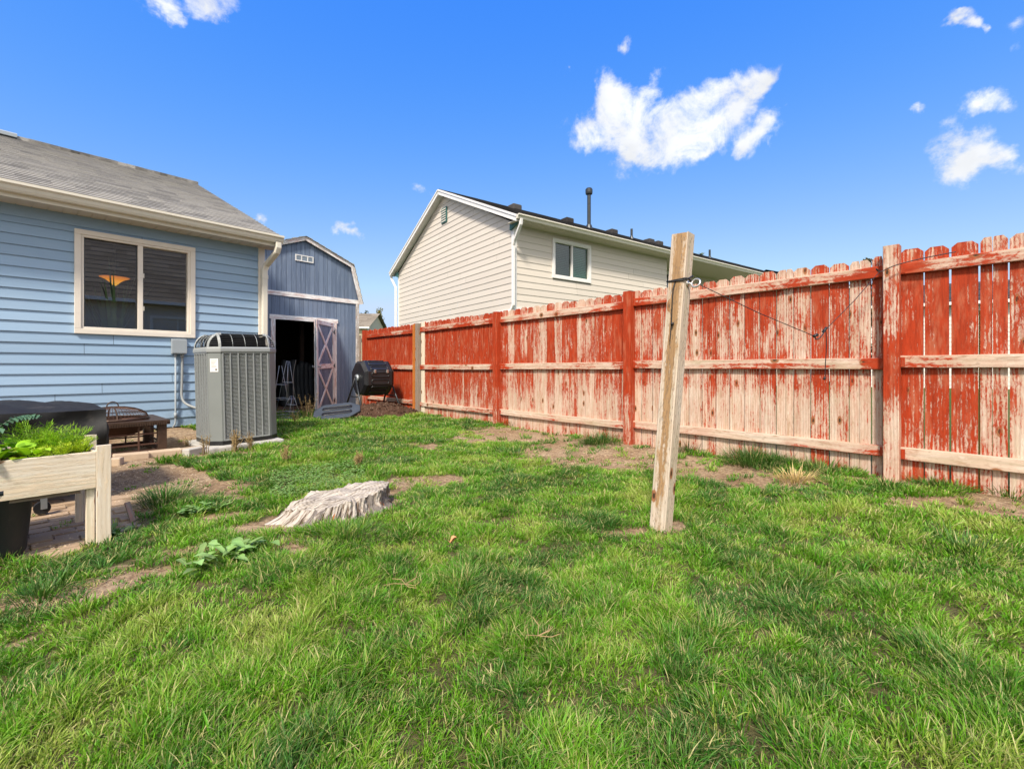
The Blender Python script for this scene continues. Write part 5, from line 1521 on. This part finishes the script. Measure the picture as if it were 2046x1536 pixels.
def slot(m, c_, u_, v_, L, Hh, nrm):
    """rounded raised rim around a recess"""
    c_, u_, v_, nrm = Vector(c_), Vector(u_), Vector(v_), Vector(nrm); pts = []
    for k in range(24):
        a = 2 * math.pi * k / 24; x, y = math.cos(a), math.sin(a); pts.append(c_ + u_ * ((L - Hh) / 2 * (1 if x > 0 else -1) + x * Hh / 2) + v_ * (y * Hh / 2) + nrm * .004)
    m.tube(pts + [pts[0]], .011, 6, False)
    m.poly([p - nrm * .002 for p in pts])
m = MB()
for k in range(8):
    a = math.pi / 4 * k + math.pi / 4; nv = Vector((0, math.cos(a), math.sin(a))); tv = Vector((0, -math.sin(a), math.cos(a)))
    cen = Vector((0, 0, TH)) + nv * (r8 * math.cos(math.pi / 8) + .003)
    for off in (-.068, .068): slot(m, cen + tv * off, (1, 0, 0), tv, .36, .085, nv)
obj('panel_ribs', m, 'black_plastic', drum, True)
a = math.radians(-90 - 0)
m = MB()
for x in (-.12, .14): m.box((x - .022, -r8 * .925 - .03, TH + .10), (x + .022, -r8 * .925 - .005, TH + .17))
obj('latch', m, 'steel', drum, auto=.006)
m = MB()
for k in range(4):
    for sx in (-1,):
        m.tube([(sx * (hl - .04), -.28 + .002 * k, TH + .12 - k * .08), (sx * (hl - .045) - .01, -.29, TH + .12 - k * .08)], .008, 6)
obj('rivet', m, 'steel', drum)
m = MB()
for sx in (-1, 1):
    m.tube([(sx * hl, 0, TH), (sx * (hl + .04), 0, TH)], .075, 18)
obj('hub', m, 'galv', tb, True)
for sx in (-1, 1):
    X = sx * (hl + .05)
    for sy in (-1, 1):
        e = Vector((X + sx * .05, sy * .46, gzs(*[a_ + b_ for a_, b_ in zip(tc[:2], rot(math.radians(42), X, sy * .46))]) - .02))
        obj('leg', MB().tube([(X, 0, TH + .02), e], .018, 10), 'dark_steel' if sy < 0 else 'black_plastic', tb, True)
    obj('brace', MB().tube([(X + sx * .025, -.24, TH - .36), (X + sx * .025, .24, TH - .36)], .012, 8), 'dark_steel', tb, True)
# loose lid panel
lc = Vector((*at(674, 8.35), 0)); lc.z = gzs(lc.x, lc.y) + .13
lp = thing('loose_panel', 'dark eight-sided plastic panel lying on soil by shed door', 'panel', lc); lp.rotation_euler = (math.radians(24), math.radians(-6), math.radians(16))
ring = [(-.40, -.10), (-.24, -.27), (.22, -.27), (.40, -.10), (.40, .10), (.22, .27), (-.24, .27), (-.40, .10)]
obj('sheet', MB().prism(ring, -.015, .02), 'slate_plastic', lp, auto=.01)
m = MB()
for off in (-.09, .09): slot(m, (0, off, .02), (1, 0, 0), (0, 1, 0), .5, .09, (0, 0, 1))
obj('ribs', m, 'black_plastic', lp, True)
def heap(name, label, cx, cy, rx, ry, hh_, mt, rz_=0, n=44):
    m = MB(); rows = []
    for i in range(n + 1):
        row = []
        for j_ in range(n + 1):
            x, y = (i / n * 2 - 1), (j_ / n * 2 - 1); d_ = math.hypot(x, y); xw, yw = rot(rz_, x * rx, y * ry)
            z = hh_ * max(0, 1 - d_ ** 1.7) ** 1.1; nn = mnoise.fractal(Vector((xw * 9, yw * 9, 3)), .9, 2.1, 5) * .045 + mnoise.noise(Vector((xw * 26, yw * 26, 1))) * .018
            row.append(m.av((xw, yw, gzs(cx + xw, cy + yw) - .03 + z + nn * min(1, z * 14))))
        rows.append(row)
    for i in range(n):
        for j_ in range(n): m.f.append([rows[i][j_], rows[i + 1][j_], rows[i + 1][j_ + 1], rows[i][j_ + 1]])
    for k in range(160):
        a = R(0, 6.28); d_ = R(.1, 1) ** .7; xw, yw = rot(rz_, math.cos(a) * rx * d_, math.sin(a) * ry * d_); z = gzs(cx + xw, cy + yw) - .03 + hh_ * max(0, 1 - d_ ** 1.7) ** 1.1; s_ = R(.01, .035)
        ps_ = [(R(-1, 1), R(-1, 1), R(-1, 1)) for _ in range(1)][0]; c_ = Vector((xw, yw, z + s_ * .5))
        v_ = [c_ + Vector(d__) * s_ * R(.6, 1.1) for d__ in ((1, 0, 0), (0, 1, 0), (-1, 0, 0), (0, -1, 0), (0, 0, 1), (0, 0, -1))]
        ii = [m.av(q_) for q_ in v_]
        for t in ((0, 1, 4), (1, 2, 4), (2, 3, 4), (3, 0, 4), (1, 0, 5), (2, 1, 5), (3, 2, 5), (0, 3, 5)): m.f.append([ii[q_] for q_ in t])
    o = obj(name, m, mt, None, True); o.location = (cx, cy, 0); return tag(o, label, 'soil heap')
hx, hy = at(757, 8.75); heap('soil_heap', 'heap of dark crumbly soil under the compost tumbler', hx, hy, .86, .50, .27, 'heap_soil', math.radians(20))

# tomato cages
def cage(x, y, ht, rad, lab, inv=True, tilt=0):
    r = thing('tomato_cage', lab, 'plant support', (x, y, gzs(x, y)), R(0, 3), 'wire tomato cages'); r.rotation_euler = (tilt, tilt * .6, R(0, 3)); m = MB()
    rs = [rad, rad * .72, rad * .45]
    for k, z in enumerate((.0 + .03, ht * .33, ht * .62)):
        m.tube([(rs[k] * math.cos(a / 24 * 2 * math.pi), rs[k] * math.sin(a / 24 * 2 * math.pi), z) for a in range(25)], .004, 6, False)
    obj('ring', m, 'galv', r, True)
    m = MB()
    for k in range(4):
        a = k * math.pi / 2; m.tube([(rad * math.cos(a), rad * math.sin(a), 0), (rad * .45 * math.cos(a), rad * .45 * math.sin(a), ht * .62), (rad * .12 * math.cos(a + .2), rad * .12 * math.sin(a + .2), ht)], .004, 6)
    obj('wire', m, 'galv', r, True)
x, y = at(573, 8.6); cage(x, y, 1.05, .20, 'tallest wire tomato cage at shed doorway, beside air conditioner', tilt=.04)
x, y = at(562, 8.9); cage(x, y, .95, .24, 'wide wire tomato cage half hidden behind the air conditioner', tilt=-.05)
x, y = at(580, 8.35); cage(x, y, .42, .2, 'lowest wire cage with broad hoops in front of the other cages', tilt=.06)
x, y = at(586, 8.9); o = tag(obj('bent_wire', MB().tube(smooth([(x, y, .1), (x + .0, y, CZ - .2), (x + .01, y, CZ - .05), (x + .05, y, CZ + .16)]), .004, 6), 'galv', None), 'single upright bent wire in front of shed opening', 'wire')

# ------------------------------------------------------------------ tree stump
sx_, sy_ = -1.25, 3.19
sa = math.radians(42)
stp = MB(); na, nr_ = 220, 34
FL = [(2.70, .15, 16), (3.10, .20, 20), (3.42, .14, 60), (3.72, .19, 46), (4.12, .15, 60), (4.50, .17, 50), (4.95, .12, 70), (5.35, .17, 40), (5.85, .13, 30), (.2, .06, 12), (1.6, .05, 10)]
def spt(a, q_):
    """point of the stump's side at angle a, level q (0 ground .. 1 top)"""
    t = q_ ** .8
    L_ = .34 + .10 * (1 - t) ** 1.5; W_ = .205 + .05 * (1 - t) ** 1.5
    e = (math.cos(a) ** 2 / L_ ** 2 + math.sin(a) ** 2 / W_ ** 2) ** -.5
    fl = 0
    for (a0, am, sh) in FL: fl = max(fl, am * max(0, math.cos(a - a0 - .12 * math.sin(q_ * 5 + a0))) ** sh)
    rid = -.030 * max(0, mnoise.noise(Vector((a * 8, q_ * .7, 4))) - .1) * 2 - .016 * max(0, mnoise.noise(Vector((a * 23, q_ * 1.2, 8)))) * 2 + .006 * mnoise.noise(Vector((a * 60, q_ * 2, 8)))
    n = mnoise.fractal(Vector((a * 3.2, q_ * 1.6, 2)), .9, 2.2, 5) * .026
    r_ = e * (1 + .07 * math.sin(a * 3 + .6) + .04 * math.sin(a * 7)) + rid * (.35 + .65 * (1 - q_) ** .5) + n + fl * (1 - t) ** 1.5 * 1.15
    return r_ * math.cos(a) + .07 * t, r_ * math.sin(a), fl
def stopz(x, y): return .102 + .085 * x + .010 * math.sin(x * 26) * math.sin(y * 22) + .012 * mnoise.noise(Vector((x * 10, y * 34, 0))) - .09 * max(0, -x - .12)
rows = []
for i in range(nr_ + 1):
    q_ = i / nr_; row = []
    for k in range(na):
        a = 2 * math.pi * k / na; x, y, fl = spt(a, q_)
        rim = stopz(x, y) - .06 * max(0, mnoise.noise(Vector((a * 2.2, 3, 1)))) + .02 * mnoise.noise(Vector((a * 11, 3, 1)))
        z = -.07 + (rim + .07) * min(1, (q_ ** 1.25) + fl * .9 * q_ * (1 - q_)) + .012 * mnoise.noise(Vector((a * 10, q_ * 7, 5))) * (1 - q_)
        row.append(stp.av((x, y, z), (a * .35, q_ * .2, 0)))
    rows.append(row)
for r0, r1 in zip(rows, rows[1:]):
    for k in range(na): kk = (k + 1) % na; stp.f.append([r0[k], r0[kk], r1[kk], r1[k]])
prev = rows[-1]
tops = [stp.av(stp.v[i], (0, 0, 1)) for i in prev]; prev = tops
cx0 = .07
for c_ in (.95, .88, .78, .66, .52, .38, .2):
    cur = []
    for k in range(na):
        x, y, z = stp.v[rows[-1][k]]; x = cx0 + (x - cx0) * c_; y *= c_
        rz_ = stopz(x, y) + .005 - .02 * max(0, mnoise.noise(Vector((x * 7, y * 40, 9))) - .25); w_ = max(0, (c_ - .8) / .2); cur.append(stp.av((x, y, z * w_ + rz_ * (1 - w_)), (0, 0, 1)))
    for k in range(na): kk = (k + 1) % na; stp.f.append([prev[k], prev[kk], cur[kk], cur[k]])
    prev = cur
cen = stp.av((cx0, 0, stopz(0, 0)), (0, 0, 1))
for k in range(na): stp.f.append([prev[k], prev[(k + 1) % na], cen])
o = obj('tree_stump', stp, 'stump_wood', None, False); o.location = (sx_, sy_, gzs(sx_, sy_) - .0); o.rotation_euler = (0, 0, sa); tag(o, 'bleached low tree stump with split roots in the lawn', 'stump')
# ------------------------------------------------------------------ lawn
def grass_mesh(name, px, py, hgt, wid, lean_x, lean_y, rnd, hue, zoff=None, zbase=None):
    n = len(px); z = gz(px, py) - .004 if zbase is None else zbase
    a = NR.random(n) * 2 * np.pi; wx, wy = np.cos(a) * wid * .5, np.sin(a) * wid * .5
    V = np.zeros((n, 7, 3), np.float32); ts = [0, .35, .72, 1.0]; ws = [.8, 1.0, .7]
    vi = 0; T = np.zeros((n, 7), np.float32)
    for k, t in enumerate(ts):
        cx = px + lean_x * t ** 1.8; cy = py + lean_y * t ** 1.8
        ln = np.hypot(lean_x, lean_y); cz = z + hgt * t - ln * .35 * t * t
        if k < 3:
            for s_ in (-1, 1): V[:, vi, 0] = cx + s_ * wx * ws[k]; V[:, vi, 1] = cy + s_ * wy * ws[k]; V[:, vi, 2] = cz; T[:, vi] = t; vi += 1
        else: V[:, vi, 0] = cx; V[:, vi, 1] = cy; V[:, vi, 2] = cz; T[:, vi] = t
    b = (np.arange(n) * 7)[:, None]
    q1 = b + np.array([[0, 1, 3, 2]]); q2 = b + np.array([[2, 3, 5, 4]]); t3 = b + np.array([[4, 5, 6]])
    loops = np.concatenate([q1, q2, t3], 1).ravel().astype(np.int32)
    starts = ((np.arange(n) * 11)[:, None] + np.array([[0, 4, 8]])).ravel().astype(np.int32)
    me = bpy.data.meshes.new(name); me.vertices.add(n * 7); me.vertices.foreach_set('co', V.ravel())
    me.loops.add(len(loops)); me.loops.foreach_set('vertex_index', loops); me.polygons.add(n * 3); me.polygons.foreach_set('loop_start', starts)
    bd = np.stack([np.repeat(rnd[:, None], 7, 1), T, np.repeat(hue[:, None], 7, 1)], -1).astype(np.float32)
    at_ = me.attributes.new('bd', 'FLOAT_VECTOR', 'POINT'); at_.data.foreach_set('vector', bd.ravel())
    me.update(calc_edges=True)
    me.materials.append(MATS['grass']); return me


def scatter(x0, x1, y0, y1, dens_fn, nb):
    """clump centres then blades"""
    n = int((x1 - x0) * (y1 - y0) * 1000)
    return None


bx = []; clx, cly = [], []
cell = .25
for yy in np.arange(.3, 10.8, cell):
    for xx in np.arange(-6, 7, cell):
        cx_, cy_ = xx + cell / 2, yy + cell / 2
        if abs(cx_) > 1.22 * cy_ + 1.0: continue
        rl_ = (cx_ - P0.x) * -FD[1] + (cy_ - P0.y) * FD[0]
        if rl_ < -.2: continue
        d_ = math.hypot(cx_, cy_, 1.0)
        dn = 1650 * min(1, (1.9 / d_) ** 1.25)
        k = NR.poisson(dn * cell * cell); clx.append(xx + NR.random(k) * cell); cly.append(yy + NR.random(k) * cell)
clx = np.concatenate(clx); cly = np.concatenate(cly)
L_ = lawn(clx, cly); keep = NR.random(len(clx)) < L_ * 1.05; clx, cly, L_ = clx[keep], cly[keep], L_[keep]
nbp = 20; N_ = len(clx) * nbp
dist = np.sqrt(clx ** 2 + cly ** 2 + 1)
big = fbm(clx * 1.7, cly * 1.7, 3); med = fbm(clx * 5 + 11, cly * 5 + 3, 3); dirn_ = fbm(clx * 2.2 + 50, cly * 2.2 + 8, 2) * 4 * np.pi
tall = np.clip((med - .40) * 3.2, 0, 1)
hc = (.030 + .046 * tall) * (.75 + .5 * NR.random(len(clx))) * (.6 + .4 * L_)
huec = np.clip(.46 + (big - .5) * 1.2 + (fbm(clx * 7 + 1, cly * 7 + 90, 2) - .5) * 1.25 - .12 * tall + NR.normal(0, .10, len(clx)), 0, 1)
huec = np.where(NR.random(len(clx)) < .05, 1.0, huec)
rep = lambda a: np.repeat(a, nbp)
ang_ = NR.random(N_) * 2 * np.pi; rad_ = NR.random(N_) ** .6 * rep(.016 + .006 * dist)
h_ = rep(hc) * (.55 + .75 * NR.random(N_)); ln = h_ * (.15 + .85 * NR.random(N_))
lx_ = np.cos(ang_) * ln + np.cos(rep(dirn_)) * h_ * .2; ly_ = np.sin(ang_) * ln + np.sin(rep(dirn_)) * h_ * .2
wd = .0031 * np.maximum(1, rep(dist) / 2.2) ** .85 * (.7 + .7 * NR.random(N_))
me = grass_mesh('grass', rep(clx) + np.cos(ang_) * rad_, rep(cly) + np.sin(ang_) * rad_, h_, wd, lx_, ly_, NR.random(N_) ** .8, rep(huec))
lo = bpy.data.objects.new('grass', me); COL.objects.link(lo); lo['kind'] = 'stuff'; lo['label'] = 'uneven green lawn grass with straw tips'; lo['category'] = 'grass'
print('grass blades', N_)

def tuft(px, py, rad, ht, lab, hue=.35, n=170, mt='tuft_grass', name='grass_tuft', grp='dark grass tufts on bare soil'):
    x, y = gp(px, py); r = MB(); ht *= 1.25; n = int(n * 1.5)
    for k in range(n):
        a = R(0, 6.28); q_ = R(0, 1) ** .7; e = R(.15, 1.0) * (.4 + q_)
        bx_, by_ = math.cos(a) * rad * .85 * q_, math.sin(a) * rad * .85 * q_
        r.blade((bx_, by_, gzs(x + bx_, y + by_) - gzs(x, y) - .005), (math.cos(a) * e, math.sin(a) * e, 1), ht * R(.6, 1.15), R(.0035, .006), R(.25, .75), min(1, max(0, hue + R(-.25, .25))), 4)
    o = obj(name, r, mt, None); o.location = (x, y, gzs(x, y)); return tag(o, lab, 'grass tuft', grp)
tuft(330, 1000, .22, .17, 'lone dark grass tuft on bare soil left of the stump', .3, 330)
tuft(1200, 884, .22, .22, 'dark grass tuft at the foot of the second fence post', .15, 260)
tuft(1180, 885, .16, .15, 'smaller grass tuft on soil beside second fence post', .25, 150)
tuft(1500, 925, .26, .24, 'largest dark grass tuft against fence between the two near posts', .15, 420)
tuft(1545, 930, .2, .20, 'grass tuft right of the largest dark tuft', .35, 260)
tuft(1375, 902, .14, .18, 'dark grass tuft just right of the leaning post', .2, 180)
tuft(1020, 850, .18, .17, 'grass tuft at the foot of the third fence post', .3, 170)
tuft(935, 848, .15, .15, 'grass tuft between the third post and the grey post', .3, 130)
tuft(690, 1075, .22, .13, 'lush grass tuft in front of the stump', .7, 330)
tuft(1930, 1105, .26, .12, 'broad low grass tuft near the right edge', .35, 380)
tuft(1640, 940, .22, .17, 'pale grass tuft left of the nearest fence post', .9, 200)
tuft(1590, 960, .16, .15, 'straw coloured grass tuft near the nearest fence post', .9, 130, 'dry_stems')
tuft(2020, 985, .2, .14, 'grass tuft at fence foot by the right edge', .6, 200)
tuft(1880, 972, .2, .13, 'grass tuft under the right fence panel', .7, 200)
tuft(80, 1190, .13, .10, 'small grass tuft on bare soil at lower left', .4, 150)
tuft(120, 1160, .14, .09, 'short grass tuft below the planter', .5, 150)
tuft(1200, 968, .08, .07, 'tiny grass sprig on the bare soil patch', .5, 60)
tuft(560, 850, .16, .16, 'grass tuft hugging the right foot of the air conditioner', .5, 200)
tuft(860, 842, .2, .14, 'bushy grass tuft at the foot of the grey post', .5, 200)

def dry_weed(px, py, ht, n, lab, spread=.5, dens=9):
    x, y = gp(px, py); m = MB()
    for k in range(n):
        a = R(0, 6.28); e = R(.05, spread); d = Vector((math.cos(a) * e, math.sin(a) * e, 1)).normalized(); L = ht * R(.5, 1.05); p0 = Vector((R(-.04, .04), R(-.04, .04), 0)) * (ht * 3)
        pts = [p0 + d * (L * t) + Vector((R(-.01, .01), R(-.01, .01), 0)) * t for t in (0, .3, .6, 1)]
        m.cb = (R(0, .9), .5, R(0, 1)); m.tube(pts, [.0042, .0036, .0028, .0016], 4)
        for q_ in range(dens):
            t = R(.3, 1); c_ = p0 + d * L * t; a2 = R(0, 6.28); dd_ = Vector((math.cos(a2), math.sin(a2), R(.2, 1.2))).normalized(); l2 = ht * R(.06, .2) * (1.2 - t * .6)
            m.tube([c_, c_ + dd_ * l2], .002, 3)
            for z_ in range(3): m.leaf(c_ + dd_ * l2 * R(.5, 1.05), (R(-1, 1), R(-1, 1), R(-.2, 1)), R(.009, .020), .009, .1, 1, R(0, 1))
    o = obj('dry_weed', m, 'dry_stems', None); o.location = (x, y, gzs(x, y)); return tag(o, lab, 'weed', 'dry brown weeds')
dry_weed(468, 903, .28, 16, 'widest dry weed in front of the air conditioner', .45, 12)
dry_weed(412, 908, .26, 6, 'thin dry weed at the left corner of the concrete pad', .3, 10)
dry_weed(500, 898, .22, 9, 'dry weed at the right part of the air conditioner front', .4, 10)
dry_weed(375, 890, .12, 7, 'low dry weed on soil left of the air conditioner', .7, 7)
dry_weed(572, 925, .20, 11, 'dry weed on lawn between air conditioner and stump', .45, 10)
dry_weed(716, 935, .18, 16, 'yellowish bushy dry weed behind the stump', .35, 20)
dry_weed(616, 838, .52, 9, 'tall branching dry weed in front of the shed door', .55, 9)
dry_weed(590, 845, .2, 6, 'short dry weed on soil beside the tomato cages', .6, 8)
def broad(px, py, sz, n, lab, hue=.6, stem=.3, lw=.34):
    x, y = gp(px, py); m = MB()
    for k in range(n):
        a = k * 2.4 + R(-.4, .4); L = sz * R(.6, 1.1); e = R(.0, .35); p = Vector((R(-1, 1), R(-1, 1), 0)) * sz * .75; d = Vector((math.cos(a), math.sin(a), .45 + e * 2)).normalized()
        m.blade(p, d, L * .5, .006, .05, hue); m.leaf(p + d * L * stem, d, L, L * lw, R(.25, .6), 6, min(1, max(0, hue + R(-.3, .3))), .12, .22)
    o = obj('broadleaf_weed', m, 'weed_leaf', None); o.location = (x, y, gzs(x, y) + .01); return tag(o, lab, 'weed', 'broadleaf weeds')
broad(425, 1128, .125, 26, 'large pale broadleaf weed left of stump front', .8)
broad(490, 1105, .13, 18, 'pale broadleaf weed reaching towards the stump', .7)
broad(385, 1028, .085, 36, 'cluster of round-leaved weed right of the planter', .3, .3, .5)
broad(425, 1020, .08, 26, 'smaller round-leaved weed nearer the stump', .35, .3, .5)
broad(228, 1070, .07, 16, 'dark weed at the foot of the planter leg', .1, .3, .45)
# creeping mallow behind the stump: countless little leaves
m = MB()
for k in range(2600):
    px_ = R(540, 730); py_ = 985 - (px_ - 540) * .19 + R(-32, 22); x, y = gp(px_, py_)
    if fbm(np.array([x * 4.]), np.array([y * 4.]))[0] < .42: continue
    z = gzs(x, y) + R(.015, .06); a = R(0, 6.28); m.leaf((x, y, z), (math.cos(a), math.sin(a), R(.1, .5)), R(.012, .024), R(.014, .022), .2, 2, R(0, .8), .2)
o = obj('creeping_weed', m, 'weed_leaf', None); o['kind'] = 'stuff'; o['label'] = 'mat of small creeping leaves behind the stump'; o['category'] = 'weeds'
# litter: fallen leaf, straw sprigs, stick
x, y = gp(900, 1106); m = MB().leaf((0, 0, 0), (1, .3, .5), .04, .035, -.3, 4, .5, .5, .3).leaf((0, 0, 0), (-.3, 1, .3), .03, .03, .3, 3, .5, .5, .3); o = obj('fallen_leaf', m, 'dry_leaf', None); o.location = (x, y, gzs(x, y) + .06); tag(o, 'orange fallen leaf lying on the lawn below the stump', 'leaf')
for (px_, py_, lab) in ((1075, 1305, 'dry straw sprig lying on the lawn in the foreground'), (810, 1195, 'small dry straw sprig left of the fallen leaf')):
    x, y = gp(px_, py_); m = MB()
    for k in range(6): a = R(0, 6.28); m.tube([(0, 0, 0), (math.cos(a) * .05, math.sin(a) * .05, R(0, .02)), (math.cos(a + .3) * R(.06, .1), math.sin(a + .3) * .08, R(0, .03))], .0014, 4)
    m.bd = [(.2, .5, .8)] * len(m.v); o = obj('straw_sprig', m, 'dry_stems', None); o.location = (x, y, gzs(x, y) + .065); tag(o, lab, 'straw')
x, y = gp(268, 1040); o = obj('old_stake', MB().bar((0, 0, -.03), (-.09, .05, .11), .03, .012), 'grey_wood', None); o.location = (x, y, gzs(x, y)); tag(o, 'short grey wooden stake leaning out of the soil', 'stake')
# small stones on the bare soil
m = MB()
for k in range(2600):
    src = random.random()
    if src < .45: px_, py_ = R(230, 420), R(905, 1060)
    elif src < .8: px_, py_ = R(950, 1320), R(850, 930)
    else: px_, py_ = R(0, 220), R(1020, 1140)
    x, y = gp(px_, py_); s_ = R(.002, .006) / max(.25, R(0, 1)) ** .5 * (1 if src < .45 else 1.1); c_ = Vector((x, y, gzs(x, y) - .008)); ii = [m.av(c_ + Vector(d__) * s_ * R(.6, 1.2)) for d__ in ((1, 0, 0), (0, 1, 0), (-1, 0, 0), (0, -1, 0), (0, 0, .7), (0, 0, -.7))]
    for t in ((0, 1, 4), (1, 2, 4), (2, 3, 4), (3, 0, 4), (1, 0, 5), (2, 1, 5), (3, 2, 5), (0, 3, 5)): m.f.append([ii[q_] for q_ in t])
o = obj('gravel', m, 'block', None); o['kind'] = 'stuff'; o['label'] = 'scattered small stones on the bare soil'; o['category'] = 'gravel'

# straw litter lying on bare soil
m = MB(); sx = NR.uniform(-4.5, 4.2, 60000); sy = NR.uniform(1.2, 9, 60000)
rl_ = (sx - P0.x) * -FD[1] + (sy - P0.y) * FD[0]; l_ = lawn(sx, sy)
ok = (np.abs(sx) < 1.15 * sy + .3) & (rl_ > .03) & (l_ < .7) & ((l_ > .03) | (NR.random(60000) < .3))
sx, sy = sx[ok][:5600], sy[ok][:5600]; sz = gz(sx, sy)
for x, y, z in zip(sx, sy, sz):
    a = R(0, 6.28); m.blade((x, y, z + R(0, .01)), (math.cos(a), math.sin(a), R(-.02, .25)), R(.02, .07), R(.0016, .0030), R(.0, .3), R(0, 1), 2)
o = obj('straw_litter', m, 'dry_stems', None); o['kind'] = 'stuff'; o['label'] = 'dry straw litter scattered on the bare soil'; o['category'] = 'straw'
